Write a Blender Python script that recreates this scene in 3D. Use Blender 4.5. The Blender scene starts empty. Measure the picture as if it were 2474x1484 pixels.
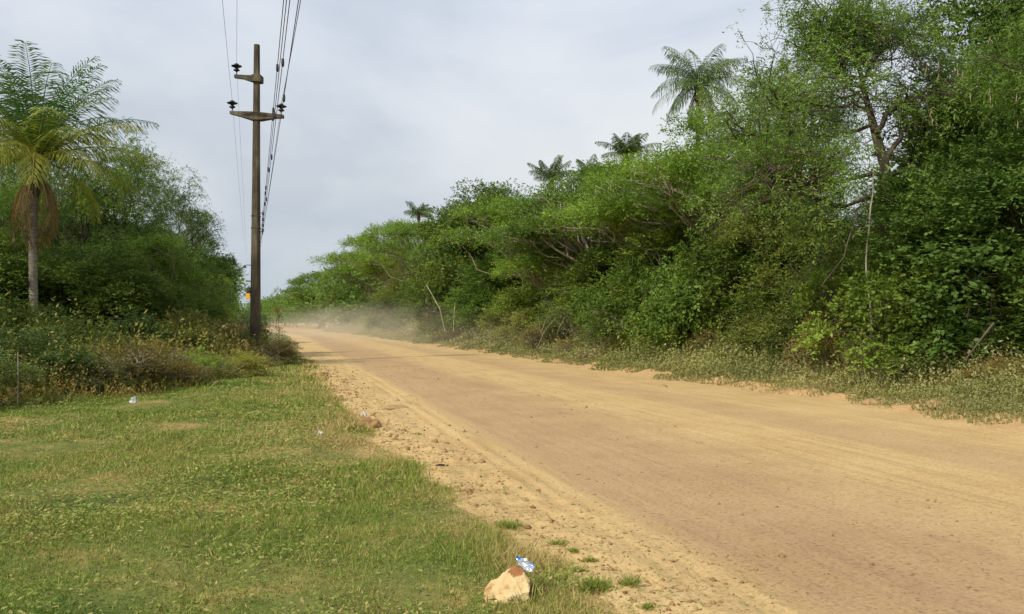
import bpy, bmesh, math, random
import numpy as np
from mathutils import Vector, Matrix, noise as mnoise

# ------------------------------------------------------------------ camera, sky, sun, exposure
S = bpy.context.scene
COL = S.collection
F = 852.0                      # focal length in px of a 1024 px wide frame
TH = math.atan((279.5 - 512) / F)      # the road runs along +Y, the camera looks a little right of it
CAM_H = 1.6
cam_d = bpy.data.cameras.new('camera')
cam_d.sensor_width = 36; cam_d.lens = 36 * F / 1024
cam_d.clip_start = 0.05; cam_d.clip_end = 6000
cam = bpy.data.objects.new('camera', cam_d); COL.objects.link(cam)
cam.location = (0, 0, CAM_H)
cam.rotation_euler = (math.radians(90) + math.atan(15.0 / F), 0, TH)
S.camera = cam

S.view_settings.view_transform = 'Standard'; S.view_settings.look = 'None'
S.view_settings.exposure = 0.12; S.view_settings.gamma = 1.0
S.cycles.max_bounces = 5; S.cycles.diffuse_bounces = 3; S.cycles.glossy_bounces = 2
S.cycles.transmission_bounces = 3; S.cycles.volume_bounces = 1; S.cycles.transparent_max_bounces = 6
S.cycles.use_denoising = True
S.cycles.use_adaptive_sampling = True; S.cycles.adaptive_threshold = 0.02
S.cycles.sample_clamp_indirect = 4

SUN_EL, SUN_AZ = math.radians(43), math.radians(238)    # azimuth clockwise from +Y: sun stands to the left, a bit behind
sun_dir = Vector((math.sin(SUN_AZ) * math.cos(SUN_EL), math.cos(SUN_AZ) * math.cos(SUN_EL), math.sin(SUN_EL)))
sl = bpy.data.lights.new('sun', 'SUN'); sl.energy = 3.9; sl.angle = math.radians(4); sl.color = (1.0, 0.94, 0.82)
so = bpy.data.objects.new('sun', sl); COL.objects.link(so)
so.rotation_euler = sun_dir.to_track_quat('Z', 'Y').to_euler(); so.location = sun_dir * 60

W_ = bpy.data.worlds.new('World'); S.world = W_; W_.use_nodes = True
nt = W_.node_tree; nt.nodes.clear()
def nd(nt, t, **kw):
    n = nt.nodes.new(t)
    for k, v in kw.items():
        if k == 'ins':
            for i, x in v.items(): n.inputs[i].default_value = x
        else: setattr(n, k, v)
    return n
def ramp(nt, fac, stops, interp='LINEAR'):
    r = nd(nt, 'ShaderNodeValToRGB'); r.color_ramp.interpolation = interp
    e = r.color_ramp.elements
    while len(e) < len(stops): e.new(0.5)
    for q, (p, c) in zip(e, stops):
        q.position = p; q.color = (*c, 1) if len(c) == 3 else c
    nt.links.new(fac, r.inputs[0]); return r.outputs[0]
def mix(nt, f, a, b, mode='MIX'):
    m = nd(nt, 'ShaderNodeMix', data_type='RGBA', blend_type=mode)
    for s, v in ((m.inputs[0], f), (m.inputs[6], a), (m.inputs[7], b)):
        if hasattr(v, 'links') or isinstance(v, bpy.types.NodeSocket): nt.links.new(v, s)
        else: s.default_value = v if not isinstance(v, tuple) else ((*v, 1) if len(v) == 3 else v)
    return m.outputs[2]
def mth(nt, op, a, b=0.0, clamp=False):
    m = nd(nt, 'ShaderNodeMath', operation=op, use_clamp=clamp)
    for s, v in ((m.inputs[0], a), (m.inputs[1], b)):
        if isinstance(v, bpy.types.NodeSocket): nt.links.new(v, s)
        else: s.default_value = v
    return m.outputs[0]
L = nt.links.new
sky = nd(nt, 'ShaderNodeTexSky', sky_type='NISHITA', sun_disc=False, sun_elevation=SUN_EL, sun_rotation=SUN_AZ,
         air_density=1.0, dust_density=2.5, ozone_density=1.0)
bg1 = nd(nt, 'ShaderNodeBackground', ins={1: 0.10}); L(sky.outputs[0], bg1.inputs[0])
tc = nd(nt, 'ShaderNodeTexCoord')
mp = nd(nt, 'ShaderNodeMapping'); mp.inputs['Scale'].default_value = (1.0, 1.0, 2.3); mp.inputs['Location'].default_value = (2.3, 0.4, 0.25)
L(tc.outputs['Generated'], mp.inputs[0])
n1 = nd(nt, 'ShaderNodeTexNoise', ins={'Scale': 2.6, 'Detail': 6.0, 'Roughness': 0.5, 'Distortion': 0.35}); L(mp.outputs[0], n1.inputs['Vector'])
sep = nd(nt, 'ShaderNodeSeparateXYZ'); L(tc.outputs['Generated'], sep.inputs[0])
base = ramp(nt, sep.outputs[2], [(0.0, (.45, .53, .62)), (0.06, (.54, .60, .67)), (0.16, (.72, .75, .78)), (0.36, (.735, .785, .86)), (1.0, (.67, .74, .84))])
cl = ramp(nt, n1.outputs[0], [(0.34, (.80, .83, .87)), (0.47, (.97, .975, .985)), (0.62, (1.10, 1.08, 1.04))])
cc = mix(nt, 1.0, base, cl, 'MULTIPLY')
bg2 = nd(nt, 'ShaderNodeBackground', ins={1: 1.0}); L(cc, bg2.inputs[0])
ms = nd(nt, 'ShaderNodeMixShader', ins={0: 0.88}); L(bg1.outputs[0], ms.inputs[1]); L(bg2.outputs[0], ms.inputs[2])
wo = nd(nt, 'ShaderNodeOutputWorld'); L(ms.outputs[0], wo.inputs[0])

# ------------------------------------------------------------------ helpers
K = 0.41406                    # layout units (a 2473 px wide view of the photo) to px of the 1024 frame
YH = 778.0
ct, st = math.cos(TH), math.sin(TH)
def Wp(xd, depth):             # world x, y of something seen at layout x at that distance
    X = (xd * K - 512) / F * depth
    return (X * ct + depth * st, -X * st + depth * ct)
def Zh(yd, depth): return CAM_H + (YH - yd) * K / F * depth
def dep(yd): return CAM_H * F / ((yd - YH) * K)
def G(xd, yd): return Wp(xd, dep(yd))
def bend(t):
    t = np.asarray(t, float)
    return -np.where(t < 80, 0, np.where(t < 150, 0.0006 * (t - 80) ** 2, 2.94 + 0.084 * (t - 150)))
def project(x, y):             # px in the 1024 frame and depth
    X = x * ct - y * st * 1.0
    X = x * ct + y * (-st)
    Y = x * st * 1.0 + y * ct
    # camera axes: right = (cos, sin), forward = (-sin, cos) for a z rotation of TH
    R = x * math.cos(TH) + y * math.sin(TH); D = -x * math.sin(TH) + y * math.cos(TH)
    return 512 + F * R / np.maximum(D, .1), D
def Wp(xd, depth):
    X = (xd * K - 512) / F * depth
    return (X * math.cos(TH) - depth * math.sin(TH), X * math.sin(TH) + depth * math.cos(TH))

class SN:                      # cheap smooth noise for numpy arrays, about -1..1
    def __init__(s, seed, n=7):
        r = np.random.default_rng(seed); s.v = r.normal(size=(n, 3)); s.p = r.uniform(0, 6.28, n)
        s.v /= np.linalg.norm(s.v, axis=1)[:, None]; s.v *= r.uniform(.7, 1.6, n)[:, None]
    def __call__(s, p, f=1.0):
        return np.sin((p * f) @ s.v.T + s.p).sum(1) / math.sqrt(len(s.p) / 2) / 1.6
def fbm2(x, y, seed, f=1.0, o=4):
    p = np.stack([x.ravel(), y.ravel(), np.zeros(x.size)], 1); z = 0; a = 1
    for i in range(o):
        z = z + a * SN(seed + i)(p, f * 6.28 * 2.03 ** i / 3); a *= .5
    return z.reshape(x.shape) / 1.6
def sstep(a, b, x):
    t = np.clip((x - a) / (b - a), 0, 1); return t * t * (3 - 2 * t)

def npmesh(name, verts, faces, mat, tint=None, smooth=False):
    me = bpy.data.meshes.new(name); verts = np.asarray(verts, np.float32); faces = np.asarray(faces, np.int32)
    k = faces.shape[1]
    me.vertices.add(len(verts)); me.vertices.foreach_set('co', verts.ravel())
    me.loops.add(faces.size); me.loops.foreach_set('vertex_index', faces.ravel())
    me.polygons.add(len(faces)); me.polygons.foreach_set('loop_start', np.arange(0, faces.size, k, dtype=np.int32))
    me.polygons.foreach_set('loop_total', np.full(len(faces), k, np.int32))
    if smooth: me.polygons.foreach_set('use_smooth', np.ones(len(faces), bool))
    me.update(calc_edges=True)
    if tint is not None:
        a = me.attributes.new('tint', 'FLOAT', 'FACE'); a.data.foreach_set('value', np.asarray(tint, np.float32))
    if mat: me.materials.append(mat)
    return me
def link(name, data, parent=None, loc=None):
    o = bpy.data.objects.new(name, data); COL.objects.link(o)
    if parent: o.parent = parent
    if loc is not None: o.location = loc
    return o
def tag(o, label=None, cat=None, group=None, kind=None):
    if label: o['label'] = label
    if cat: o['category'] = cat
    if group: o['group'] = group
    if kind: o['kind'] = kind
    return o
def empty(name, loc, label, cat, group=None):
    o = link(name, None, None, loc); o.empty_display_size = .3; return tag(o, label, cat, group)

class Tubes:                   # collects tapered tubes into one mesh
    def __init__(s): s.v = []; s.f = []; s.n = 0
    def add(s, pts, rads, sides=6):
        pts = np.asarray(pts, float); m = len(pts)
        rads = np.broadcast_to(np.asarray(rads, float), (m,))
        t = np.gradient(pts, axis=0); t /= np.linalg.norm(t, axis=1)[:, None] + 1e-9
        ref = np.array([0.0, 0, 1]) if abs(t[0, 2]) < .9 else np.array([1.0, 0, 0])
        a = np.cross(t, ref); a /= np.linalg.norm(a, axis=1)[:, None] + 1e-9; b = np.cross(t, a)
        an = np.arange(sides) / sides * 2 * math.pi
        ring = pts[:, None] + rads[:, None, None] * (a[:, None] * np.cos(an)[None, :, None] + b[:, None] * np.sin(an)[None, :, None])
        s.v.append(ring.reshape(-1, 3))
        i = np.arange(m - 1)[:, None] * sides + np.arange(sides)[None]
        j = np.arange(m - 1)[:, None] * sides + (np.arange(sides)[None] + 1) % sides
        s.f.append(np.stack([i, j, j + sides, i + sides], -1).reshape(-1, 4) + s.n)
        if sides % 2 == 0 and sides <= 6:      # caps
            for base in (0, (m - 1) * sides):
                q = np.arange(sides) + base + s.n
                s.f.append(np.array([[q[0], q[1], q[2], q[3]]]) if sides == 4 else np.array([[q[0], q[1], q[2], q[3]], [q[0], q[3], q[4], q[5]]]))
        s.n += m * sides
    def mesh(s, name, mat, smooth=True): return npmesh(name, np.concatenate(s.v), np.concatenate(s.f), mat, smooth=smooth)

def leaf_geo(c, u, n, l, w, fold=0.0):
    """diamond leaves: c base points, u long axes, n normals; returns verts, faces"""
    u = u / (np.linalg.norm(u, axis=1)[:, None] + 1e-9)
    v = np.cross(u, n); v /= np.linalg.norm(v, axis=1)[:, None] + 1e-9
    l = np.broadcast_to(l, (len(c),))[:, None]; w = np.broadcast_to(w, (len(c),))[:, None]
    mid = c + u * l * .45
    V = np.stack([c, mid + v * w * .5, c + u * l, mid - v * w * .5], 1).reshape(-1, 3)
    return V, np.arange(len(c) * 4).reshape(-1, 4)

# ------------------------------------------------------------------ materials
def mat_new(name):
    m = bpy.data.materials.new(name); m.use_nodes = True; nt = m.node_tree; nt.nodes.clear()
    out = nd(nt, 'ShaderNodeOutputMaterial'); return m, nt, out
def leaf_mat(name, a, b, c, dry=0.0, trans=0.35, patch=0.35):
    """a, b: the two main leaf colours; c: colour of the odd leaf"""
    m, nt, out = mat_new(name); L = nt.links.new
    at = nd(nt, 'ShaderNodeAttribute', attribute_name='tint')
    col = ramp(nt, at.outputs['Fac'], [(0.0, a), (0.62, b), (0.86, c), (1.0, c)])
    tc = nd(nt, 'ShaderNodeTexCoord')
    no = nd(nt, 'ShaderNodeTexNoise', ins={'Scale': .55, 'Detail': 3.0}); L(tc.outputs['Object'], no.inputs['Vector'])
    col = mix(nt, 1.0, col, ramp(nt, no.outputs[0], [(.3, (1 - patch, 1 - patch * .8, 1 - patch)), (.7, (1 + patch, 1 + patch * .9, 1 + patch * .4))]), 'MULTIPLY')
    oi = nd(nt, 'ShaderNodeObjectInfo')
    col = mix(nt, 1.0, col, ramp(nt, oi.outputs['Random'], [(0, (.88, .94, .98)), (.5, (1.06, 1.06, 1.03)), (1, (1.32, 1.14, .98))]), 'MULTIPLY')
    d = nd(nt, 'ShaderNodeBsdfPrincipled', ins={'Roughness': .55}); L(col, d.inputs['Base Color'])
    d.inputs['Specular IOR Level'].default_value = .25
    t = nd(nt, 'ShaderNodeBsdfTranslucent'); L(mix(nt, 1.0, col, (1.15, 1.2, .7), 'MULTIPLY'), t.inputs[0])
    s = nd(nt, 'ShaderNodeMixShader', ins={0: trans}); L(d.outputs[0], s.inputs[1]); L(t.outputs[0], s.inputs[2]); L(s.outputs[0], out.inputs[0])
    return m
def solid_mat(name, stops, scale=6.0, rough=.85, bump=.3, stretch=(1, 1, 1), detail=6, metal=0.0, bdist=.02):
    m, nt, out = mat_new(name); L = nt.links.new
    tc = nd(nt, 'ShaderNodeTexCoord'); mp = nd(nt, 'ShaderNodeMapping'); mp.inputs['Scale'].default_value = stretch
    L(tc.outputs['Object'], mp.inputs[0])
    no = nd(nt, 'ShaderNodeTexNoise', ins={'Scale': scale, 'Detail': detail, 'Roughness': .62}); L(mp.outputs[0], no.inputs['Vector'])
    d = nd(nt, 'ShaderNodeBsdfPrincipled', ins={'Roughness': rough, 'Metallic': metal}); L(ramp(nt, no.outputs[0], stops), d.inputs['Base Color'])
    d.inputs['Specular IOR Level'].default_value = .25 if metal == 0 else .5
    if bump:
        b = nd(nt, 'ShaderNodeBump', ins={'Strength': bump, 'Distance': bdist}); L(no.outputs[0], b.inputs['Height']); L(b.outputs[0], d.inputs['Normal'])
    L(d.outputs[0], out.inputs[0]); return m

M = {}
M['bright'] = leaf_mat('leaf_bright', (.140, .225, .030), (.205, .30, .048), (.30, .37, .08))
M['mid'] = leaf_mat('leaf_mid', (.108, .175, .027), (.160, .240, .042), (.22, .28, .07))
M['deep'] = leaf_mat('leaf_deep', (.062, .112, .019), (.110, .175, .033), (.18, .26, .06), trans=.25)
M['olive'] = leaf_mat('leaf_olive', (.115, .155, .035), (.18, .215, .055), (.28, .27, .10))
M['lime'] = leaf_mat('leaf_lime', (.17, .245, .035), (.25, .32, .05), (.38, .39, .09))
M['sage'] = leaf_mat('leaf_sage', (.10, .16, .06), (.16, .22, .09), (.26, .31, .15))
M['verge'] = leaf_mat('leaf_verge', (.23, .25, .07), (.35, .32, .12), (.48, .39, .19), patch=.2)
M['under'] = leaf_mat('leaf_under', (.11, .145, .03), (.21, .195, .055), (.34, .24, .09), patch=.3)
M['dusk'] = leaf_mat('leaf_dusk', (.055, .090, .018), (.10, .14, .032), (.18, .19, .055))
M['airy'] = leaf_mat('leaf_airy', (.105, .195, .040), (.165, .265, .065), (.25, .32, .10))
M['dry'] = leaf_mat('leaf_dry', (.17, .14, .05), (.24, .185, .075), (.36, .27, .12))
M['rust'] = leaf_mat('leaf_rust', (.14, .12, .03), (.22, .15, .04), (.32, .20, .06))
M['yellow'] = leaf_mat('leaf_yellow', (.18, .21, .035), (.29, .28, .05), (.40, .34, .08))
M['palm_green'] = leaf_mat('leaf_palm', (.06, .13, .035), (.10, .18, .05), (.17, .24, .08))
M['palm_yellow'] = leaf_mat('leaf_palm_yellow', (.17, .22, .04), (.28, .29, .05), (.40, .34, .07))
M['palm_far'] = leaf_mat('leaf_palm_far', (.07, .115, .045), (.11, .16, .06), (.17, .20, .09))
M['palm_dead'] = leaf_mat('leaf_palm_dead', (.13, .09, .045), (.20, .14, .07), (.28, .20, .10))
M['bark_pale'] = solid_mat('bark_pale', [(.3, (.16, .13, .09)), (.7, (.36, .31, .22))], 5, stretch=(1, 1, .3))
M['bark_dark'] = solid_mat('bark_dark', [(.3, (.035, .027, .02)), (.7, (.12, .095, .065))], 5, stretch=(1, 1, .3))
M['bark_palm'] = solid_mat('bark_palm', [(.3, (.12, .10, .07)), (.7, (.30, .26, .19))], 7, stretch=(.6, .6, 3))
M['bark_fibre'] = solid_mat('bark_fibre', [(.3, (.04, .028, .018)), (.7, (.13, .09, .05))], 9, stretch=(1, 1, .4))

# ------------------------------------------------------------------ ground, road
EDGE_PX = [(706, 815), (722, 842), (748, 872), (775, 915), (805, 955), (850, 1000), (905, 1050), (985, 1108), (1060, 1160), (1130, 1215), (1200, 1258), (1290, 1310), (1370, 1360), (1450, 1410), (1510, 1450), (1560, 1478), (1620, 1530)]
ex, ey = zip(*sorted([G(*p) for p in EDGE_PX], key=lambda q: q[1])); ex, ey = np.array(ex), np.array(ey)
REDGE_PX = [(900, 815), (1200, 858), (1560, 910), (2000, 968), (2473, 1047)]
rx, ry = zip(*sorted([G(*p) for p in REDGE_PX], key=lambda q: q[1])); rx, ry = np.array(rx), np.array(ry)
def ledge(y): return np.interp(y, ey, ex)
def redge(y): return np.interp(y, ry, rx)
def ground_z(x, y, road=False):
    """x: offset from the camera's line measured along the bent road"""
    e = ledge(y) + .10 * fbm2(x * 0 + 1.3, y, 11, .9, 4); r = redge(y) + .22 * fbm2(x * 0 + 3.1, y, 17, .5, 4)
    d = e - x; d2 = x - r
    lum = fbm2(x, y, 23, 1.6, 4)
    if road:
        near = np.exp(-((d + .35) / .55) ** 2) * sstep(60, 25, y)
        z = .030 * near * (fbm2(x, y, 31, 2.6, 4) + .3) + .030 * near * np.abs(fbm2(x, y, 37, 6.0, 3))
        z = z + .010 * np.sin(x * 26 + .3 * fbm2(x * 0, y, 47, .3, 2)) * (np.exp(-((x - 2.45) / .28) ** 2) + .6 * np.exp(-((x - 5.6) / .3) ** 2))      # tyre grooves in the loose sand
        z = z + .003 * fbm2(x, y, 41, 5.0, 3) + .02 * np.exp(-((x - 6.2) / 2.5) ** 2)
        z = z + .025 * np.exp(-((d2 + .15) / .3) ** 2) * fbm2(x, y, 57, 1.5, 3)
        return z
    zl = -.05 + .11 * sstep(-.35, .45, d) + sstep(.1, 1.2, d) * (.045 * lum + .06 * fbm2(x, y, 3, .25, 3)) + .015 * fbm2(x, y, 29, 4, 3) * sstep(-.3, .2, d)
    zr = -.05 + .17 * sstep(-.3, .8, d2) + sstep(0, .8, d2) * .06 * lum + .10 * sstep(1, 5, d2) + .04 * fbm2(x, y, 43, 3, 3) * sstep(-.3, .1, d2)
    return np.where(d > -.5, zl, np.where(d2 > -.4, zr, -.05))
def axis(*segs):
    a = [segs[0][0]]
    for (s, e, st_) in segs:
        n = max(1, int(round((e - s) / st_))); a += list(np.linspace(s, e, n + 1)[1:])
    return np.array(a)
def sheet(name, xs, ys, zf, mat, mapx=None):
    X, Y = np.meshgrid(xs, ys); 
    if mapx: X = mapx(X, Y)
    Z = zf(X, Y); V = np.stack([X + bend(Y), Y, Z], -1).reshape(-1, 3)
    nx = len(xs); i = (np.arange(len(ys) - 1)[:, None] * nx + np.arange(nx - 1)[None]).ravel()
    return link(name, npmesh(name, V, np.stack([i, i + 1, i + nx + 1, i + nx], 1), mat, smooth=True))

def ground_mat():
    m, nt, out = mat_new('soil_and_turf'); L = nt.links.new
    tc = nd(nt, 'ShaderNodeTexCoord'); P = tc.outputs['Object']
    a = nd(nt, 'ShaderNodeTexNoise', ins={'Scale': .9, 'Detail': 8, 'Roughness': .65}); L(P, a.inputs['Vector'])
    b = nd(nt, 'ShaderNodeTexNoise', ins={'Scale': 14, 'Detail': 6, 'Roughness': .7}); L(P, b.inputs['Vector'])
    col = ramp(nt, a.outputs[0], [(.36, (.09, .115, .028)), (.52, (.15, .15, .042)), (.66, (.32, .21, .085))])
    col = mix(nt, 1.0, col, ramp(nt, b.outputs[0], [(.3, (.65, .65, .65)), (.7, (1.3, 1.3, 1.25))]), 'MULTIPLY')
    at = nd(nt, 'ShaderNodeAttribute', attribute_name='bare')
    col = mix(nt, at.outputs['Fac'], col, ramp(nt, b.outputs[0], [(.3, (.33, .20, .085)), (.7, (.52, .35, .17))]))
    d = nd(nt, 'ShaderNodeBsdfPrincipled', ins={'Roughness': .95}); d.inputs['Specular IOR Level'].default_value = .1; L(col, d.inputs['Base Color'])
    bm = nd(nt, 'ShaderNodeBump', ins={'Strength': .6, 'Distance': .02}); L(b.outputs[0], bm.inputs['Height']); L(bm.outputs[0], d.inputs['Normal'])
    L(d.outputs[0], out.inputs[0]); return m
def road_mat():
    m, nt, out = mat_new('sandy_road'); L = nt.links.new
    tc = nd(nt, 'ShaderNodeTexCoord'); P = tc.outputs['Object']
    at = nd(nt, 'ShaderNodeAttribute', attribute_name='lane')          # metres from the line the camera stands on
    ln = at.outputs['Fac']
    mp = nd(nt, 'ShaderNodeMapping'); mp.inputs['Scale'].default_value = (1, .07, 1); L(P, mp.inputs[0])
    st1 = nd(nt, 'ShaderNodeTexNoise', ins={'Scale': 1.1, 'Detail': 7, 'Roughness': .6}); L(mp.outputs[0], st1.inputs['Vector'])
    mp2 = nd(nt, 'ShaderNodeMapping'); mp2.inputs['Scale'].default_value = (1, .05, 1); L(P, mp2.inputs[0])
    st2 = nd(nt, 'ShaderNodeTexNoise', ins={'Scale': 6.5, 'Detail': 5, 'Roughness': .6}); L(mp2.outputs[0], st2.inputs['Vector'])
    gr = nd(nt, 'ShaderNodeTexNoise', ins={'Scale': 30, 'Detail': 5, 'Roughness': .8}); L(P, gr.inputs['Vector'])
    bl = nd(nt, 'ShaderNodeTexNoise', ins={'Scale': .7, 'Detail': 6, 'Roughness': .65}); L(P, bl.inputs['Vector'])
    # lane bands: worn hard surface at 2.8-5.3 m and, fainter, 7.3-8.5 m
    l2 = mth(nt, 'ADD', ln, mth(nt, 'MULTIPLY', mth(nt, 'SUBTRACT', st1.outputs[0], .5), 1.5))
    l2 = mth(nt, 'ADD', l2, mth(nt, 'MULTIPLY', mth(nt, 'SUBTRACT', bl.outputs[0], .5), .9))
    f = mth(nt, 'DIVIDE', l2, 12.0)
    worn = ramp(nt, f, [(2.6 / 12, (0, 0, 0)), (3.05 / 12, (.95, .95, .95)), (4.7 / 12, (.9, .9, .9)), (5.7 / 12, (.10, .10, .10)), (7.0 / 12, (.03, .03, .03)), (7.6 / 12, (.65, .65, .65)), (8.3 / 12, (.5, .5, .5)), (9.0 / 12, (0, 0, 0))])
    w2 = mth(nt, 'MULTIPLY', worn, ramp(nt, st2.outputs[0], [(.3, (.5, .5, .5)), (.65, (1.1, 1.1, 1.1))]), clamp=True)
    sand = ramp(nt, bl.outputs[0], [(.3, (.46, .305, .135)), (.55, (.515, .36, .165)), (.75, (.53, .38, .185))])
    sand = mix(nt, 1.0, sand, ramp(nt, st2.outputs[0], [(.3, (.80, .79, .77)), (.48, (1, 1, 1)), (.7, (1.08, 1.08, 1.07))]), 'MULTIPLY')
    hard = ramp(nt, bl.outputs[0], [(.3, (.34, .215, .115)), (.7, (.41, .275, .15))])
    col = mix(nt, w2, sand, hard)
    col = mix(nt, 1.0, col, ramp(nt, gr.outputs[0], [(.34, (.60, .57, .54)), (.47, (.98, .98, .98)), (.68, (1.15, 1.15, 1.13))]), 'MULTIPLY')
    # small dark stones bedded in the surface
    vo = nd(nt, 'ShaderNodeTexVoronoi', ins={'Scale': 17.0}); L(P, vo.inputs['Vector'])
    vs = mth(nt, 'ADD', vo.outputs['Distance'], mth(nt, 'MULTIPLY', nd_sep(nt, vo.outputs['Color']), .75))
    spot = ramp(nt, vs, [(.20, (1, 1, 1)), (.30, (0, 0, 0))])
    spot = mth(nt, 'MULTIPLY', spot, ramp(nt, f, [(2.1 / 12, (.25, .25, .25)), (3.2 / 12, (.85, .85, .85)), (5.5 / 12, (.6, .6, .6)), (7 / 12, (.12, .12, .12)), (1, (.1, .1, .1))]))
    col = mix(nt, spot, col, (.20, .125, .07))
    d = nd(nt, 'ShaderNodeBsdfPrincipled', ins={'Roughness': .95}); d.inputs['Specular IOR Level'].default_value = .1; L(col, d.inputs['Base Color'])
    hsum = mth(nt, 'ADD', mth(nt, 'MULTIPLY', gr.outputs[0], .5), mth(nt, 'MULTIPLY', st2.outputs[0], .6))
    bm = nd(nt, 'ShaderNodeBump', ins={'Strength': .9, 'Distance': .03}); L(hsum, bm.inputs['Height']); L(bm.outputs[0], d.inputs['Normal'])
    L(d.outputs[0], out.inputs[0]); return m
def nd_sep(nt, c):
    s = nd(nt, 'ShaderNodeSeparateColor'); nt.links.new(c, s.inputs[0]); return s.outputs[0]
def add_attr(ob, name, vals):
    a = ob.data.attributes.new(name, 'FLOAT', 'POINT'); a.data.foreach_set('value', vals.astype(np.float32))
def coords(ob):
    n = len(ob.data.vertices); a = np.empty(n * 3, np.float32); ob.data.vertices.foreach_get('co', a); return a.reshape(-1, 3).astype(float)

ys = axis((-40, 2, 3), (2, 18, .075), (18, 40, .22), (40, 120, 1.2), (120, 400, 6), (400, 2500, 150))
xs = axis((-1500, -100, 200), (-100, -20, 8), (-20, -7, .5), (-7, 2.9, .075), (2.9, 8.8, .9), (8.8, 13, .12), (13, 30, 1), (30, 100, 7), (100, 1500, 200))
ground = tag(sheet('ground', xs, ys, ground_z, ground_mat()), kind='structure')
c = coords(ground); bx = c[:, 0] - bend(c[:, 1]); dl = ledge(c[:, 1]) - bx; dr = bx - redge(c[:, 1])
nz = fbm2(bx, c[:, 1], 77, 1.3, 4)
bare = sstep(.55, -.15, dl + .42 * nz) + sstep(.10, -.25, dr + .3 * nz) * (dr > -1)
add_attr(ground, 'bare', np.clip(bare, 0, 1))
rs = axis((0, .24, .005), (.24, .60, .008), (.60, 1.0, .015))
def mapx(X, Y): return (ledge(Y) - .6) * (1 - X) + (redge(Y) + .6) * X
road = tag(sheet('road', rs, axis((-40, 2, 3), (2, 18, .06), (18, 50, .25), (50, 150, 1.5), (150, 700, 8)), lambda X, Y: ground_z(X, Y, True), road_mat(), mapx), kind='structure')
c = coords(road); add_attr(road, 'lane', c[:, 0] - bend(c[:, 1]))

# ------------------------------------------------------------------ grass (stuff)
rng = np.random.default_rng(5)
def dry_map(x, y): return fbm2(x, y, 91, .45, 4)
def gz(x, y): return ground_z(x, y)
def scatter(x0, x1, y0, y1, dens):
    n = int((x1 - x0) * (y1 - y0) * dens); return rng.uniform(x0, x1, n), rng.uniform(y0, y1, n)
V_, F_, T_ = [], [], []
nv = 0
def push(V, Fc, T):
    global nv
    V_.append(V); F_.append(Fc + nv); T_.append(T); nv += len(V)
for (y0, y1, dens, hs, wd) in ((3.6, 7.5, 7500, .042, .0055), (7.5, 12, 4200, .042, .0085), (12, 20, 1700, .05, .015), (20, 36, 420, .075, .03)):
    x, y = scatter(-14, 3.2, y0, y1, dens)
    px, D = project(x, y); d = ledge(y) - x
    bare_ = fbm2(x, y, 77, 1.3, 4); cl_ = fbm2(x, y, 101, 2.2, 3)
    pr = sstep(-.45, .35, d + .42 * bare_ + .22 * cl_) * (.72 + .28 * sstep(-.6, .4, cl_))
    keep = (px > -120) & (px < 1100) & (rng.random(len(x)) < pr); x, y, d = x[keep], y[keep], d[keep]
    n = len(x); az = rng.uniform(0, 6.28, n); lean = rng.uniform(.2, 1.5, n)
    h = hs * .88 * rng.lognormal(0, .45, n) * (1 + .75 * fbm2(x, y, 111, 1.3, 4).clip(-.9, 1.6)) * (.75 + .5 * sstep(1.5, .2, d))
    u = np.stack([np.cos(az) * np.sin(lean), np.sin(az) * np.sin(lean), np.cos(lean)], 1)
    nrm = rng.normal(size=(n, 3))
    z = gz(x, y)
    V, Fc = leaf_geo(np.stack([x, y, z - .004], 1), u, nrm, h, wd * rng.uniform(.6, 1.4, n))
    dm = dry_map(x, y)
    t = np.clip(.31 + .24 * dm + .14 * sstep(6, 1, d) + .12 * fbm2(x, y, 112, 2.6, 3) + rng.normal(0, .19, n) + .42 * sstep(1.9, .1, d) * (.55 + .6 * fbm2(x, y, 119, 1.5, 3)), 0, 1)
    push(V, Fc, t)
    # broad little leaves of low weeds among the grass, thick in patches
    x, y = scatter(-12, 2.8, y0, y1, dens * .13)
    px, D = project(x, y); d = ledge(y) - x; pm = fbm2(x, y, 131, .7, 4)
    keep = (px > -120) & (px < 1100) & (rng.random(len(x)) < sstep(.05, .7, pm) * .9 + .06) & (d + .38 * fbm2(x, y, 77, 1.3, 4) > .08); x, y = x[keep], y[keep]
    n = len(x); az = rng.uniform(0, 6.28, n)
    u = np.stack([np.cos(az), np.sin(az), rng.uniform(-.1, .6, n)], 1); nrm = np.stack([rng.normal(0, .35, n), rng.normal(0, .35, n), np.ones(n)], 1)
    V, Fc = leaf_geo(np.stack([x, y, gz(x, y) + rng.uniform(.015, .065, n)], 1), u, nrm, .034 * rng.uniform(.6, 1.6, n) * (wd / .0075) ** .5, .020 * rng.uniform(.7, 1.3, n) * (wd / .0075) ** .5)
    push(V, Fc, np.clip(.54 + rng.normal(0, .16, n), 0, 1))
def grass_mat():
    m, nt, out = mat_new('grass_blades'); L = nt.links.new
    at = nd(nt, 'ShaderNodeAttribute', attribute_name='tint')
    col = ramp(nt, at.outputs['Fac'], [(0.0, (.085, .16, .02)), (.3, (.165, .25, .030)), (.55, (.26, .29, .055)), (.78, (.42, .34, .12)), (1, (.50, .35, .15))])
    d = nd(nt, 'ShaderNodeBsdfPrincipled', ins={'Roughness': .6}); d.inputs['Specular IOR Level'].default_value = .25; L(col, d.inputs['Base Color'])
    t = nd(nt, 'ShaderNodeBsdfTranslucent'); L(col, t.inputs[0])
    s = nd(nt, 'ShaderNodeMixShader', ins={0: .3}); L(d.outputs[0], s.inputs[1]); L(t.outputs[0], s.inputs[2]); L(s.outputs[0], out.inputs[0]); return m
M['grass'] = grass_mat()
tag(link('grass', npmesh('grass', np.concatenate(V_), np.concatenate(F_), M['grass'], np.concatenate(T_))), 'short patchy green and straw coloured grass on the left verge', 'grass', kind='stuff')

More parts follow.
